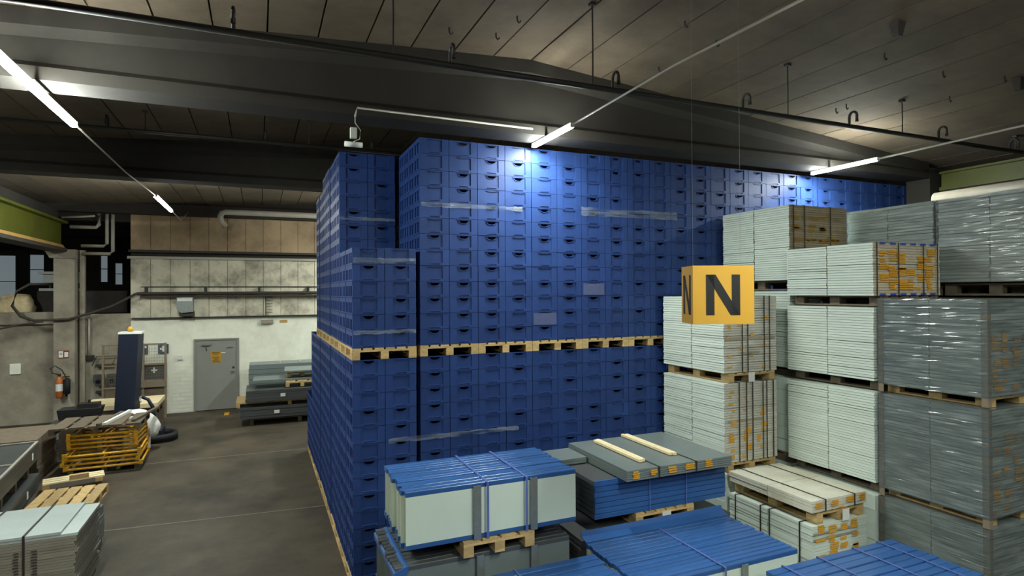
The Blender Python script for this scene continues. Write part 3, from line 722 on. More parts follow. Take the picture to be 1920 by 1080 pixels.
# ------------------------------------------------------------------ sandwich panel bundles (panels standing on edge)
def bundle(label, x0, x1, y0, y1, z0, z1, n, core='foam', face='panelwhite', capm='panelblue', posts=(), straps=(), group=None, flashing=False, step=0, jit=.02):
    t = thing('sandwich_panel_bundle', label, 'panels', ((x0+x1)/2, (y0+y1)/2, z0), group)
    th = (y1-y0)/n; rr = random.Random(int(x0*100+y0*10+z0)); cap = .045
    for i in range(n):
        j0, j1 = rr.uniform(-jit, jit), rr.uniform(-jit, jit); zt = z1+rr.uniform(-.006, .004)+step*i
        ya, yb = y0+i*th, y0+(i+1)*th-.012
        p = bx('panel', M[core], x0+j0+.012, x1+j1-.012, ya+.004, yb-.004, z0+cap, zt-cap, t)
        def sub(nm, m, a, b, c, d, e, f, up=1):
            q = Vector(((a+b)/2, (c+d)/2, (e+f)/2))-Vector(t.location); l = p.location; s = p.scale
            put(capmesh(M[m]) if nm == 'edge_cap' else unit(M[m]), nm, p, ((q.x-l.x)/s.x, (q.y-l.y)/s.y, (q.z-l.z)/s.z), ((b-a)/s.x, (d-c)/s.y, up*(f-e)/s.z))
        sub('sheet', face, x0+j0, x1+j1, ya, ya+.003, z0+cap, zt-cap)
        sub('edge_cap', capm, x0+j0, x1+j1, ya, yb, zt-cap, zt)
        sub('edge_cap', capm, x0+j0, x1+j1, ya, yb, z0, z0+cap, -1)
    for x in posts:
        rel(MB().prism([(x-.035, y0-.03), (x+.035, y0-.03), (x+.035, y0-.012), (x+.028, y0-.012), (x+.028, y0-.024), (x-.028, y0-.024), (x-.028, y0-.012), (x-.035, y0-.012)], 'z', z0, z1-.015), t).obj('upright', M['galv'], t)
    for x in straps:
        w = .011
        rel(MB().box(x-w, x+w, y0-.034, y0-.031, z0, z1+.006).box(x-w, x+w, y0-.034, y1-.006, z1+.0065, z1+.0095).box(x-w, x+w, y1-.009, y1-.006, z0, z1+.006), t).obj('strap', M['strap_blue'], t)
    if flashing:
        rel(MB().prism([(y1-.03, z1+.006), (y1+.07, z1+.03), (y1+.09, z1+.085), (y1+.078, z1+.088), (y1+.06, z1+.04), (y1-.03, z1+.012)], 'x', x0, x1), t).obj('flashing', M['panelblue'], t)
    return t
bundle('blue and white sandwich panel bundle with two galvanised uprights', 1.18, 2.91, 5.2, 6.16, 1.41, 1.925, 12, posts=(1.86, 2.44), straps=(1.96, 2.36))
pallet(1.72, 2.44, 5.17, 6.1, 1.262, .146, 'small wooden pallet under the blue and white panel bundle', n=4)
bundle('grey faced panel bundle with blue edges under the small pallet', 1.1, 2.86, 5.24, 6.2, .76, 1.258, 12, face='panelgrey', capm='panelgrey_dark', posts=(1.9, 2.46))
rel(MB().prism([(1.09, 1.16), (1.22, 1.2), (1.22, 1.263), (1.2, 1.263), (1.085, 1.22)], 'y', 5.22, 6.2), bpy.data.objects['sandwich_panel_bundle.001']).obj('end_flashing', M['panelblue'], bpy.data.objects['sandwich_panel_bundle.001'])
pallet(1.5, 2.5, 5.26, 6.15, .62, .138, 'wooden pallet under the grey faced panel bundle', coarse=True)
support('pale board stack hidden under the grey faced panel bundle', 1.3, 2.7, 5.28, 6.15, [(.14, .61, .14)])
# foreground roof panels
bundle('blue roof panel bundle at the bottom edge, behind a dark gap', 1.3, 3.05, 4.12, 5.12, .6, 1.09, 9, straps=(2.2,), jit=.015)
bundle('blue roof panel bundle with raised flashing along its back', 3.12, 5.02, 4.38, 5.38, .6, 1.085, 14, posts=(4.3,), straps=(4.05,), flashing=True, jit=.015)
bundle('blue roof panel bundle lowest at the front with four crossing straps', 4.5, 6.32, 3.3, 4.31, .5, 1.0, 10, posts=(), straps=(4.72, 5.2, 5.72, 6.1), jit=.012)
for (a, b, c, d, z, s) in ((1.5, 2.9, 4.2, 5.0, .6, 'dark-gap roof panels'), (3.3, 4.8, 4.45, 5.3, .6, 'flashed roof panels'), (4.7, 6.2, 3.4, 4.25, .5, 'strapped front roof panels')):
    support(f'pale board stack hidden under the {s}', a, b, c, d, [(.14, z-.14, .14)])
    pallet(a, b, c, d, z-.138, .136, f'wooden pallet under the {s}', coarse=True)
# grey and blue bundle L
t = thing('steel_panel_stack', 'stack of dark grey panels with blue front edges on a pallet', 'panels', (4.29, 6.2, 1.2))
n = 7
for i in range(n):
    z0 = 1.2+.06*i; jx = R.uniform(-.012, .012)
    p = bx('panel', M['panelgrey_dark'], 3.37+jx, 5.21+jx, 5.63, 6.8, z0+.004, z0+.056, t)
    f = MB().prism([(5.625, z0+.001), (5.602, z0+.003), (5.602, z0+.046), (5.609, z0+.051), (5.603, z0+.0575), (5.63, z0+.059)], 'x', 3.375+jx, 5.215+jx)
    l = Vector(t.location)+p.location; s = p.scale
    f.v = [((x-l.x)/s.x, (y-l.y)/s.y, (z-l.z)/s.z) for x, y, z in f.v]
    f.obj('edge_strip', M['panelblue'], p)
for x in (4.1, 4.62): rel(MB().box(x-.007, x+.007, 5.59, 5.595, 1.2, 1.618), t).obj('strap', M['strap_blue'], t)
pallet(3.9, 4.72, 5.58, 6.7, 1.055, .143, 'wooden pallet with a white tag under the blue edged grey panels')
tag(bx('paper_tag', M['paper'], 4.26, 4.38, 5.57, 5.575, 1.06, 1.17), 'white paper tag on the pallet under the grey panels', 'tag')
stack('flat pack of grey sheets with orange print, carrying timber battens', 3.68, 5.16, 5.42, 6.76, 1.63, 1.75, 5, m='panelgrey', split=1, jit=.004, name='sheet_pack',
      prints=[(.04, .2, .11, .09), (.2, .3, .1, .07), (.36, .25, .13, .08), (.52, .35, .16, .07), (.72, .3, .12, .09)], straps_x=(4.1, 4.62))
stack('two thin grey sheets lying at the back corner of the panel stack', 3.22, 3.66, 6.25, 6.72, 1.63, 1.7, 2, m='panelgrey', split=1, jit=.004, name='sheet_pack')
for (x, y0, y1, lb) in ((4.0, 5.62, 6.62, 'timber batten, near side of the first pair on the grey sheets'), (4.05, 5.64, 6.64, 'timber batten, far side of the first pair on the grey sheets'),
                        (4.5, 5.72, 6.74, 'timber batten, near side of the second pair on the grey sheets'), (4.55, 5.7, 6.72, 'timber batten, far side of the second pair on the grey sheets')):
    tag(MB().prism([(x-.02, 1.756), (x+.02, 1.756), (x+.022, 1.76), (x+.022, 1.784), (x+.018, 1.788), (x-.018, 1.788), (x-.022, 1.784), (x-.022, 1.76)], 'y', y0, y1).obj('timber_batten', M['newwood']), lb, 'timber')
stack('grey sheet stack below the pallet with the white tag', 3.15, 5.2, 5.5, 6.8, .62, 1.05, 10, m='panelgrey_dark', split=1, jit=.02, name='sheet_pack')
support('pale board stack hidden under the grey sheets', 3.3, 5.1, 5.55, 6.8, [(.14, .61, .14)])

# ------------------------------------------------------------------ aisle sign box with N
cyaw = math.atan2(.394, .919)
fwd = Vector((.394238, .918984, 0)); rgt = Vector((.919, -.3942, 0))
D = 4.4
t = thing('aisle_sign', 'hanging orange-yellow box sign with a black letter N', 'sign', (0, 0, 0))
W, H_, DP = .104*D, .0995*D, .066*D
c0 = fwd*D + rgt*(.1530+.2059)*D/1.0
t.location = (c0.x, c0.y, CAM_H + (.0362-.0995)*D + .0067*D)
t.rotation_euler = (0, 0, -cyaw)
bxo = MB().box(-W/2, W/2, 0, DP, 0, H_).obj('sign_box', M['signyellow'], t)
def letter(w, h, s, place):
    mb = MB(); d = s*1.12
    for poly in ([(0, 0), (s, 0), (s, h), (0, h)], [(w-s, 0), (w, 0), (w, h), (w-s, h)], [(0, h), (s*1.15, h), (w, 0), (w-s*1.15, 0)]):
        n = len(poly); f = [place(*p, 0) for p in poly]; b = [place(*p, .0015) for p in poly]
        mb.add(f+b, [tuple(range(n)), tuple(range(2*n-1, n-1, -1))] + [(i, (i+1) % n, n+(i+1) % n, n+i) for i in range(n)])
    return mb
lw, lh = W*.555, H_*.69
letter(lw, lh, W*.135, lambda u, v, e: (-W/2+W*.215+u, -.0005-e, H_*.155+v)).obj('letter_n', M['black'], t)
letter(DP*.66, lh, DP*.14, lambda u, v, e: (-W/2-.0005-e, DP*.83-u, H_*.155+v)).obj('letter_n', M['black'], t)
letter(lw, lh, W*.135, lambda u, v, e: (W/2-W*.215-u, DP+.0005+e, H_*.155+v)).obj('letter_n', M['black'], t)
zt = zc(t.location.x) - t.location.z
for s in (-1, 1): MB().tube([(s*W*.4, DP/2, H_), (s*W*.4, DP/2, zt)], .0007, 4).obj('hanging_wire', M['galv'], t)

# ------------------------------------------------------------------ fittings on the back wall
def wallbox(name, m, x0, x1, y0, z0, z1, label, cat, y1=21.0):
    return tag(MB().box(x0, x1, y0, y1, z0, z1).obj(name, M[m]), label, cat)
t = thing('cable_tray', 'sooty cable tray on brackets along the panel wall', 'tray', (0, 20.8, 3.7))
rel(MB().tube([(-3.4, 20.8, 3.72), (8, 20.8, 3.72)], .05, 8), t).obj('cable_bundle', M['soot'], t)
rel(MB().box(-3.3, 8, 20.72, 20.9, 3.62, 3.65), t).obj('tray', M['soot'], t)
rel(MB().box(-3.3, 8, 20.88, 20.92, 3.92, 3.94), t).obj('rail', M['soot'], t)
for x in (-3.15, -1.55, 0.0, 1.5): rel(MB().box(x-.035, x+.035, 20.74, 20.93, 3.78, 3.92), t).obj('bracket', M['iron'], t)
cable('wall_cable', [(-3.4, 20.75, 3.72), (-4.0, 20.6, 3.35), (-4.4, 20.55, 3.2), (-5.0, 20.48, 3.0), (-5.8, 20.48, 2.98), (-6.1, 20.48, 3.1), (-6.3, 20.5, 3.4), (-6.2, 20.5, 3.8), (-5.95, 20.6, 4.0), (-5.4, 20.9, 4.02)], .04, M['soot'], 'thick dark cable looping from the tray past the concrete column')
cable('wall_cable', [(-5.6, 20.47, 2.95), (-6.2, 20.5, 2.86), (-7.2, 20.5, 2.62), (-9, 20.6, 2.3)], .03, M['soot'], 'thin dark cable sagging along the parapet wall')
t = thing('wall_heater', 'dented metal unit heater on the sooty wall', 'heater', (-2.1, 20.8, 3.1))
MB().prism([(-.22, .15), (-.1, .02), (.22, .05), (.22, .5), (-.22, .5)], 'y', -.2, .1).obj('casing', M['galv'], t)
MB().box(-.2, .2, -.22, -.2, .38, .47).obj('front_grille', M['white'], t)
MB().box(-.16, .24, -.12, .12, -.08, .06).obj('hood', M['soot'], t)
t = thing('wall_ladder_rack', 'short rusty rung rack below the cable tray', 'rack', (.2, 20.88, 3.0))
MB().box(-.02, .0, -.03, 0, -.02, .68).obj('rail', M['soot'], t)
for k in range(6): MB().box(.0, .2, -.02, 0, .08+k*.1, .095+k*.1).obj('rung', M['soot'], t)
wallbox('ceiling_rag', 'tape', .05, .42, 20.9, 2.72, 2.84, 'grey rag bundle tucked at the panel base', 'rag')
wallbox('yellow_label', 'ochre', .62, .86, 20.985, 2.74, 2.82, 'small yellow label on the white wall', 'label')
t = thing('overhead_duct', 'fat pale pipe under the ceiling turning into the back wall', 'pipe', (0, 20.2, 6.25))
MB().tube([(4, 0, -.02), (-.95, 0, -.02), (-1.06, .02, -.06), (-1.1, .06, -.16), (-1.08, .12, -.28), (-.98, .3, -.42)], .09, 12).obj('pipe', M['pipe'], t, True)
for (x, lb) in ((-1.6, 'small white alarm button right of the mesh cage'),): wallbox('alarm_button', 'white', -2.33, -2.2, 20.93, 1.66, 1.8, lb, 'button')
# pipes at the dark opening
for pts, r, lb in (([(-4.3, 20.6, 6.07), (-4.3, 20.6, 5.75), (-4.38, 20.6, 5.66), (-5.0, 20.6, 5.66)], .055, 'bent pale pipe, upper of those beside the dark opening'),
                   ([(-3.98, 20.7, 6.07), (-3.98, 20.7, 4.98), (-4.06, 20.7, 4.9), (-4.7, 20.7, 4.9)], .05, 'long bent pale pipe beside the dark opening, reaching lowest'),
                   ([(-4.12, 20.66, 6.07), (-4.12, 20.66, 5.2), (-4.2, 20.66, 5.12), (-4.75, 20.66, 5.12)], .05, 'bent pale pipe tucked behind the longest one'),
                   ([(-4.4, 20.6, 6.0), (-4.7, 20.6, 5.96), (-5.2, 20.6, 5.92)], .035, 'thin pale branch pipe at ceiling height by the opening')):
    cable('bent_pipe', pts, r, M['pipe'], lb, 'pipe')
# machine and windows beyond the parapet
for i, (x0, x1, z0, z1) in enumerate(((-8.35, -7.85, 4.1, 5.3), (-9.6, -8.75, 3.2, 5.25), (-6.0, -5.72, 4.2, 5.3), (-5.5, -5.2, 4.1, 5.0), (-7.05, -6.7, 4.75, 5.25))):
    w = root_struct('window_%d' % (i+1))
    bx('pane', M['daylight'], x0, x1, 28.93, 28.97, z0, z1, w)
    for xx in (x0, x1): bx('window_frame', M['iron'], xx-.03, xx+.03, 28.9, 29.0, z0, z1, w)
    for zz in (z0, (z0+z1)/2, z1): bx('window_frame', M['iron'], x0, x1, 28.9, 28.98, zz-.015, zz+.015, w)
t = thing('sacking_bale', 'lumpy cream sacking heap on the parapet ledge', 'sack', (-6.62, 21.9, 3.12))
mb = MB(); rr = random.Random(4); nu, nv = 14, 8
for j in range(nv+1):
    a = math.pi/2*j/nv
    for i in range(nu):
        b = 2*math.pi*i/nu; k = 1+rr.uniform(-.09, .09); c_ = abs(math.cos(b))**.6*math.copysign(1, math.cos(b)); s_ = abs(math.sin(b))**.6*math.copysign(1, math.sin(b))
        mb.v.append((.42*c_*math.cos(a)**.45*k, .35*s_*math.cos(a)**.45*k, .62*math.sin(a)**.7))
for j in range(nv):
    for i in range(nu): mb.f.append((j*nu+i, j*nu+(i+1) % nu, (j+1)*nu+(i+1) % nu, (j+1)*nu+i))
mb.obj('sacking', M['cream'], t, True)
t = thing('press_machine', 'dark boxy machine with a white top box behind the column', 'machine', (-5.51, 22.75, 3.12))
MB().box(-.75, 1.6, -.4, .5, 0, .7).obj('body', M['soot'], t)
MB().box(-.7, .3, -.42, .4, .7, .78).obj('cover', M['white'], t)
MB().box(-.62, .2, -.3, .3, .95, 1.2).obj('top_box', M['white'], t)
MB().box(-.75, .25, -.34, .34, 1.22, 1.3).obj('lid', M['white'], t)
for x in (-.5, .1): MB().box(x-.03, x+.03, -.1, .1, .78, .95).obj('leg', M['iron'], t)

# left column fittings
t = thing('fire_extinguisher', 'fire extinguisher with hose and white band on the concrete column', 'extinguisher', (-5.2, 20.38, .78))
MB().tube([(0, 0, 0), (0, 0, .03), (0, 0, .52), (0, 0, .58), (0, 0, .62)], [.06, .085, .085, .05, .03], 14).obj('cylinder', M['red'], t, True)
MB().tube([(0, 0, .2), (0, 0, .4)], .087, 14).obj('label_band', M['paper'], t)
MB().tube([(0, 0, .6), (0, 0, .68)], .035, 8).obj('valve', M['iron'], t)
MB().tube([(.0, -.02, .66), (-.16, -.02, .72), (-.2, -.02, .84), (-.1, -.02, .92), (.06, -.02, .8), (.17, -.02, .56)], .014, 6).obj('hose', M['rubber'], t, True)
MB().tube([(.18, -.02, .56), (.19, -.02, .5), (.19, -.02, .12), (.17, -.02, .05)], [.03, .075, .075, .04], 10).obj('horn', M['rubber'], t, True)
MB().box(-.08, .08, .085, .16, .1, .5).obj('bracket', M['iron'], t)
t = thing('safety_sign', 'white and red fire point sign on the concrete column', 'sign', (-5.14, 20.54, 2.0))
MB().box(-.13, .13, -.006, 0, -.11, .11).obj('plate', M['signred'], t)
MB().box(-.115, -.01, -.009, -.006, -.09, .095).obj('pictogram', M['paper'], t)
MB().box(.02, .11, -.009, -.006, -.08, .06).obj('pictogram', M['paper'], t)
MB().box(-.09, -.03, -.011, -.009, .0, .02).obj('pictogram_bar', M['black'], t)
t = thing('extinguisher_sign', 'small orange sign above the fire extinguisher', 'sign', (-5.08, 20.54, 1.36))
MB().box(-.1, .1, -.006, 0, -.04, .04).obj('plate', M['ochre'], t)
MB().box(-.085, .085, -.008, -.006, -.018, .012).obj('printed_lines', M['black'], t)
wallbox('wall_plate', 'wallwhite', -6.5, -6.25, 20.96, 1.45, 1.75, 'blank square plate on the stained parapet wall', 'plate')
cable('wall_conduit', [(-4.62, 20.93, 3.0), (-4.62, 20.93, 1.9)], .03, M['pipe'], 'vertical conduit beside the column ending in a switch', 'conduit')
wallbox('wall_switch', 'iron', -4.74, -4.5, 20.88, 1.78, 1.9, 'dark switch block at the conduit end', 'switch')
t = thing('hose_rack', 'bent steel hanger with bar on the grey wall', 'rack', (-4.25, 20.95, 1.5))
MB().tube([(-.3, -.03, .1), (-.18, -.05, .36), (.32, -.05, .36), (.22, -.03, .14)], .016, 6).obj('hanger', M['soot'], t)
MB().box(-.2, .28, -.09, 0, .06, .13).obj('shelf', M['soot'], t)
for s, lb in ((-1, 'dark wall socket box, one next to the conduit'), (1, 'dark wall socket box, one next to the mesh cage')):
    x = -4.2+s*.17
    t = thing('socket_box', lb, 'socket', (x, 20.9, 1.15))
    MB().prism([(-.13, 0), (-.06, -.16), (.07, -.16), (.13, -.05), (.13, .18), (-.13, .18)], 'y', -.12, .1).obj('casing', M['panelgrey_dark'], t)
    MB().tube([(0, -.12, .0), (0, -.16, -.02)], .06, 10).obj('plug_cover', M['iron'], t)
wallbox('wall_shelf', 'soot', -4.45, -3.85, 20.86, .78, .84, 'narrow sooty ledge under the socket boxes', 'ledge')

# mesh cage
t = thing('mesh_cage', 'wire mesh cage panel with brown lower board against the wall', 'cage', (-3.2, 20.3, 0))
for x in (-.95, 0.05, .62): MB().box(x-.025, x+.025, -.025, .025, 0, 2.25).obj('post', M['guard'], t)
for z in (2.22, 1.62, .98, 0.06): MB().box(-.95, .62, -.02, .02, z-.02, z+.02).obj('rail', M['guard'], t)
mb = MB()
for k in range(38): mb.box(-.95+k*.0415, -.945+k*.0415, -.004, .0, .06, 2.22)
for k in range(24): mb.box(-.95, .62, -.004, 0, .1+k*.09, .1045+k*.09)
tag(mb.obj('wire_mesh', M['guard'], t), kind='stuff')
MB().box(-.93, .6, .02, .04, .06, .94).obj('back_board', M['greywood'], t)
MB().box(-.4, .62, -.05, .03, .95, 1.14).obj('middle_board', M['guard'], t)
MB().box(.02, .62, .05, .3, 1.16, 1.62).obj('first_aid_cabinet', M['panelgrey_dark'], t)
MB().box(.24, .4, .044, .05, 1.42, 1.46).box(.3, .34, .0435, .0495, 1.36, 1.52).obj('cabinet_cross', M['paper'], t)
t2 = thing('first_aid_sign', 'blue sign with white first aid cross in the mesh cage', 'sign', (-2.72, 20.96, 2.02))
MB().box(-.14, .14, -.02, 0, -.14, .14).obj('plate', M['signblue'], t2)
MB().box(-.09, .09, -.025, -.02, -.03, .03).box(-.03, .03, -.0245, -.0195, -.09, .09).obj('cross', M['paper'], t2)
t2 = thing('eye_wash_sign', 'blue sign with white face symbol in the mesh cage', 'sign', (-3.28, 20.96, 2.02))
MB().box(-.15, .15, -.02, 0, -.14, .14).obj('plate', M['signblue'], t2)
MB().box(-.08, .04, -.025, -.02, -.07, .02).box(.04, .12, -.0245, -.0195, .04, .1).obj('symbol', M['paper'], t2)

# dark grey panel stacks by the back wall
def long_stack(label, x0, x1, y0, y1, z0, z1, n, rz, piv, m='panelgrey_dark', ribs=0, group=None):
    t = thing('steel_panel_stack', label, 'panels', (piv[0], piv[1], z0), group, rz)
    th = (z1-z0)/n; rr = random.Random(int(abs(x0*100+y0)))
    for i in range(n):
        j = rr.uniform(-.015, .015)
        put(unit(M[m]), 'panel', t, ((x0+x1)/2+j, (y0+y1)/2+j, (i+.5)*th), (x1-x0, y1-y0, th*.94))
    return t
def plain_pallet(*a, **k): return pallet(*a, coarse=True, **k)
plain_pallet(-.25, 2.4, 18.15, 19.3, 0, .2, 'dark pallet under the lowest grey panel stack by the door', wood='greywood')
long_stack('lowest dark grey panel stack by the door with white tag', -.5, 3.2, 0, 1.2, .205, .52, 4, 0, (0, 18.0))
plain_pallet(-.6, 2.2, 18.1, 19.25, .525, .14, 'light pallet between the dark grey stacks by the door')
long_stack('second dark grey panel stack by the door with white tag', -.36, 3.2, 0, 1.2, .67, .98, 4, 0, (0, 18.0))
tag(bx('paper_tag', M['paper'], 0.55, .68, 17.98, 17.985, .78, .87), 'white paper tag on the second grey stack', 'tag')
tag(bx('paper_tag', M['paper'], 0.38, .52, 17.97, 17.975, .32, .41), 'white paper tag on the lowest grey stack', 'tag')
long_stack('thin tilted grey sheets on top of the stacks by the door', -.2, 3.0, .35, 1.3, 1.17, 1.22, 2, -.03, (0, 18.0), 'panelgrey')
plain_pallet(.7, 1.6, 18.2, 19.0, 1.0, .16, 'small pallet lying on the second grey stack by the door', wood='wood')
plain_pallet(.75, 1.6, 18.6, 19.4, 1.24, .14, 'small pallet lying on the tilted sheets by the door', wood='wood')
long_stack('grey ribbed sheets on the upper small pallet by the door', .65, 3.0, .45, 1.6, 1.39, 1.44, 2, -.05, (0, 18.0), 'panelgrey')
long_stack('broad grey panel pack standing behind against the white wall', -.3, 4.0, 1.9, 2.8, 0.01, 1.5, 10, 0, (0, 18.0), 'panelgrey')
for k in range(3): tag(MB().tube([(.6+k*.6, 20.0, 1.53), (.62+k*.6, 20.75, 1.53)], .012, 6).obj('loose_strap', M['paper']), 'white strap over the broad panel pack, %s from the door' % ORD[k+1], 'strap', 'straps on the panel pack')

# ------------------------------------------------------------------ left foreground board stack P
plain_pallet(-4.6, -2.02, 8.36, 9.5, 0, .14, 'wooden pallet under the jagged pale sheet stack', wood='greywood')
t = thing('sheet_stack', 'pale sheet stack with jagged ends and two straps at the lower left', 'sheets', (-3.2, 8.9, .142))
n = 26; rr = random.Random(11)
for i in range(n):
    z0 = .142+i*.0322; d = rr.uniform(-.03, .03)+(.0 if i % 2 else .012); back = -.05 if i > n-3 else 0
    p = bx('sheet', M['board_wrapped'] if i > n-3 else M['dusty_sheet'], -5.2, -1.97+d*.6+(-.12 if i == n-1 else 0), 8.31+rr.uniform(-.004, .004), 9.42+back, z0, z0+.029, t)
mb = MB()
for x in (-2.35, -2.52, -2.69, -2.86, -3.03):
    for i in range(3, n-5):
        z0 = .142+i*.0322
        mb.box(x+rr.uniform(-.012, .012)-.025, x+.025, 8.298, 8.301, z0+.006, z0+.02)
tag(rel(mb, t).obj('slot_marks', M['soot'], t), kind='stuff')
for x in (-2.45, -2.95):
    rel(MB().box(x-.012, x+.012, 8.296, 8.3, .1, .985).box(x-.012, x+.012, 8.296, 9.43, .982, .986), t).obj('strap', M['strap'], t)
plain_pallet(-3.6, -2.15, 9.6, 10.45, 0, .14, 'wooden pallet under the low grey sheets behind the jagged stack', wood='greywood')
stack('low grey sheet pack tucked behind the jagged pale stack', -3.6, -2.12, 9.58, 10.42, .145, .62, 7, m='panelgrey', split=1, jit=.02, name='sheet_pack')
# empty pallet behind it
pallet(-3.6, -2.62, 12.1, 13.25, 0, .15, 'empty light wooden pallet on the floor behind the pale sheets', n=5)
t = thing('broken_pallet', 'broken light pallet piece lying tilted before the yellow frames', 'pallet', (-3.25, 13.75, .16), None, .25)
for k in range(3): MB().box(-.5, .45, -.2+k*.14, -.09+k*.14, .02, .045).obj('slat', M['newwood'], t)
MB().box(-.1, .2, -.2, -.1, .045, .13).obj('block', M['wood'], t)
MB().box(.3, .42, -.22, .22, -.06, .02).obj('bearer', M['wood'], t)
MB().box(-.5, -.4, -.22, .22, -.15, .02).obj('bearer', M['wood'], t)

# yellow steel frames
def frame_set(x, y, z, w, d, n, pitch, label, rz):
    for i in range(n):
        t = thing('steel_stillage', label % ORD[i+1], 'frame', (x+R.uniform(-.03, .03), y+R.uniform(-.03, .03), z+i*pitch), 'stacked yellow steel frames', rz+R.uniform(-.02, .02))
        r = .024
        for s in (-1, 1):
            MB().tube([(-w/2, s*d/2, r), (w/2, s*d/2, r)], r, 8).obj('long_tube', M['yellow'], t, True)
            MB().tube([(s*w/2, -d/2, r), (s*w/2, d/2, r)], r, 8).obj('cross_tube', M['yellow'], t, True)
        for (sx, sy) in ((-1, -1), (1, -1), (1, 1), (-1, 1)):
            MB().box(sx*w/2-.035, sx*w/2+.035, sy*d/2-.02, sy*d/2+.02, .0, pitch*.98).obj('corner_foot', M['yellow'], t)
        MB().tube([(0, -d/2, r), (0, d/2, r)], r*.8, 8).obj('middle_tube', M['yellow'], t, True)
plain_pallet(-3.62, -2.35, 14.7, 16.0, 0, .13, 'pallet under the stacked yellow steel frames', wood='greywood')
frame_set(-3.0, 15.1, .132, 1.3, 1.1, 4, .085, 'yellow steel frame, %s from the floor in the lower set', .02)
frame_set(-3.02, 15.35, .48, 1.2, 1.0, 4, .085, 'yellow steel frame, %s from below in the upper set', -.03)
pt = pallet(-3.95, -2.35, 14.75, 16.0, .83, .13, 'grey weathered pallet on top of the yellow frames', wood='greywood', n=5)
for (x0, y0, x1, y1, m, lb) in ((-3.0, 14.75, -2.9, 16.2, 'white', 'white steel channel lying across the weathered pallet'), (-3.1, 14.72, -3.03, 16.1, 'greywood', 'grey timber beside the white channel'), (-2.5, 14.9, -2.36, 16.4, 'greywood', 'grey timber along the pallet edge next to the bag')):
    a, b = Vector((x0, y0, .962)), Vector((x1+.12, y1, .962)); d = (b-a).normalized(); nn = Vector((-d.y, d.x, 0))*.035
    v = [a-nn, a+nn, b+nn, b-nn]
    tag(MB().add(v+[p+Vector((0, 0, .05)) for p in v], [(0, 1, 2, 3), (7, 6, 5, 4), (0, 4, 5, 1), (1, 5, 6, 2), (2, 6, 7, 3), (3, 7, 4, 0)]).obj('steel_channel' if m == 'white' else 'timber_beam', M[m]), lb, 'profile')
# wooden crate pile behind with tray
plain_pallet(-3.8, -2.5, 17.9, 19.2, 0, .75, 'raised wooden skid behind the weathered pallet', wood='greywood')
tag(MB().box(-4.15, -2.45, 17.85, 19.2, .752, .86).obj('plywood_sheet', M['newwood']), 'thick light plywood sheet behind the stretch wrapper mast', 'sheet')
t = thing('tool_tray', 'black plastic tray with a pump on the timber pile', 'tray', (-3.72, 16.42, .0))
MB().prism([(-.42, .88), (.3, .88), (.36, 1.1), (-.46, 1.1)], 'y', -.25, .25).obj('tray', M['rubber'], t)
MB().box(-.1, .3, -.15, .15, 1.1, 1.2).obj('pump', M['iron'], t)
MB().tube([(.1, 0, 1.2), (.1, 0, 1.27)], .03, 8).obj('cap', M['iron'], t)
MB().box(-.42, .3, -.25, .25, 0, .88).obj('stand', M['greywood'], t)
# stretch wrapper
t = thing('stretch_wrapper', 'dark navy mobile pallet wrapping machine with tall mast and ring base', 'machine', (-3.0, 17.3, 0))
mast = MB(); b0, b1 = (-.1, 0), (.06, 0)
for (x0, x1, z) in ((-.3, .12, .3), (-.18, .24, 2.72)):
    mast.v += [(x0, -.17, z), (x1, -.17, z), (x1+.06, .2, z), (x0+.06, .2, z)]
mast.f += [(3, 2, 1, 0), (4, 5, 6, 7), (0, 1, 5, 4), (1, 2, 6, 5), (2, 3, 7, 6), (3, 0, 4, 7)]
mast.obj('mast', M['navy'], t)
MB().box(-.19, .31, -.18, .21, 2.72, 2.77).obj('mast_cap', M['white'], t)
MB().tube([(.04, 0, 2.77), (.04, 0, 2.86), (.04, 0, 2.9)], [.06, .06, .03], 12).obj('beacon', M['signyellow'], t, True)
MB().box(-.55, .75, -.35, .35, .03, .3).obj('chassis', M['navy'], t)
ring = MB(); n = 28
pr = [(.34, .03), (.42, .03), (.42, .2), (.34, .2)]
for i in range(n):
    a = 2*math.pi*i/n
    for (r_, z) in pr: ring.v.append((.66+r_*math.cos(a), r_*math.sin(a), z))
for i in range(n):
    for k in range(4): ring.f.append((i*4+k, i*4+(k+1) % 4, ((i+1) % n)*4+(k+1) % 4, ((i+1) % n)*4+k))
ring.obj('ring_bumper', M['rubber'], t, True)
MB().tube([(.55, 0, .1), (.55, 0, .55), (.52, 0, .85), (.42, 0, 1.05), (.28, 0, 1.12)], [.06, .055, .045, .04, .035], 10).obj('steering_arm', M['navy'], t, True)
MB().tube([(.3, -.28, 1.04), (.25, -.1, 1.12), (.25, .1, 1.12), (.3, .28, 1.1)], .02, 8).obj('handlebar', M['galv'], t, True)
for y in (-.2, .2): MB().tube([(-.4, y-.05, .08), (-.4, y+.05, .08)], .08, 12).obj('wheel', M['rubber'], t, True)
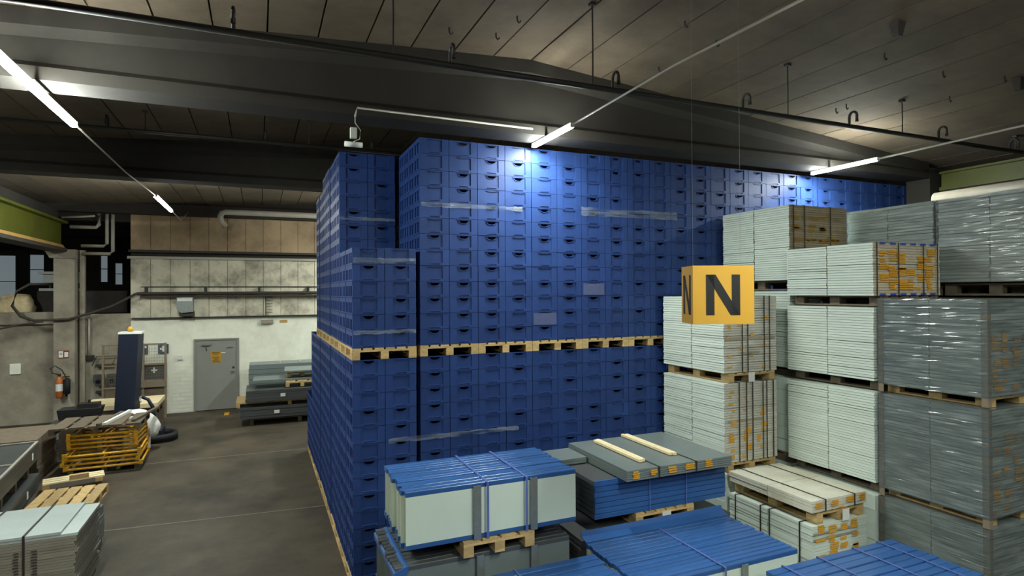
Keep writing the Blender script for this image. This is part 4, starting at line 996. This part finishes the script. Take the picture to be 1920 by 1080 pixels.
# white bag
t = thing('plastic_sack', 'crumpled white plastic sack slumped over the pallet edge', 'bag', (-2.62, 16.35, .0))
mb = MB(); nu, nv = 20, 12; rr = random.Random(8)
for j in range(nv+1):
    a = math.pi*j/nv-math.pi/2
    for i in range(nu):
        b = 2*math.pi*i/nu; k = 1+.06*math.sin(3*b+j)+rr.uniform(-.04, .04)
        mb.v.append((.44*math.cos(a)**.7*math.cos(b)*k if abs(math.cos(a)) > 1e-6 else 0, .3*math.cos(a)**.7*math.sin(b)*k if abs(math.cos(a)) > 1e-6 else 0, .68+.3*math.sin(a)-.2*max(0, math.cos(b)*math.cos(a))))
for j in range(nv):
    for i in range(nu): mb.f.append((j*nu+i, j*nu+(i+1) % nu, (j+1)*nu+(i+1) % nu, (j+1)*nu+i))
mb.obj('sack', M['bag'], t, True)
MB().box(-.3, .2, -.2, .2, 0, .45).obj('filling', M['bag'], t)

# long grey panel stacks at the far left
RZ = .1
long_stack('lower long grey panel stack beside the yellow frames', -2.6, 0, -3.4, 0, .025, .29, 3, RZ, (-3.9, 14.0), 'panelgrey_dark')
t = thing('timber_bearer', 'timber bearers between the two long grey stacks', 'timber', (-3.9, 14.0, .295), None, RZ)
for k in range(4): put(unit(M['greywood']), 'bearer', t, (-1.3, -.3-k*.9, .14), (2.4, .1, .28))
long_stack('upper long grey panel stack with pale frame edge and paper tags', -2.6, 0, -3.4, 0, .58, .88, 3, RZ, (-3.9, 14.0), 'panelgrey_dark')
fr = thing('metal_edging', 'pale metal edge frame around the upper long grey stack', 'frame', (-3.9, 14.0, .882), None, RZ)
put(unit(M['pipe']), 'rail', fr, (-.02, -1.7, .012), (.04, 3.4, .02)); put(unit(M['pipe']), 'rail', fr, (-1.3, -.02, .012), (2.52, .04, .02)); put(unit(M['pipe']), 'rail', fr, (-1.3, -1.75, .012), (2.52, .03, .02))
for (y, z, lb) in ((-.6, .74, 'white tag on the upper long grey stack'), (-1.0, .15, 'white tag on the lower long grey stack')):
    c_ = Matrix.Rotation(RZ, 4, 'Z') @ Vector((.02, y, 0)) + Vector((-3.9, 14.0, z))
    o = put(unit(M['paper']), 'paper_tag', None, c_, (.006, .1, .12), (0, 0, RZ)); tag(o, lb, 'tag')
long_stack('old grey planks stacked behind the long grey panels', -2.8, .3, .12, 1.7, .01, .86, 6, .06, (-4.3, 14.2), 'greywood')
long_stack('lower dark sheets continuing behind the long stacks', -1.0, .0, .1, 2.8, .01, .3, 3, .05, (-3.95, 16.9), 'panelgrey_dark')
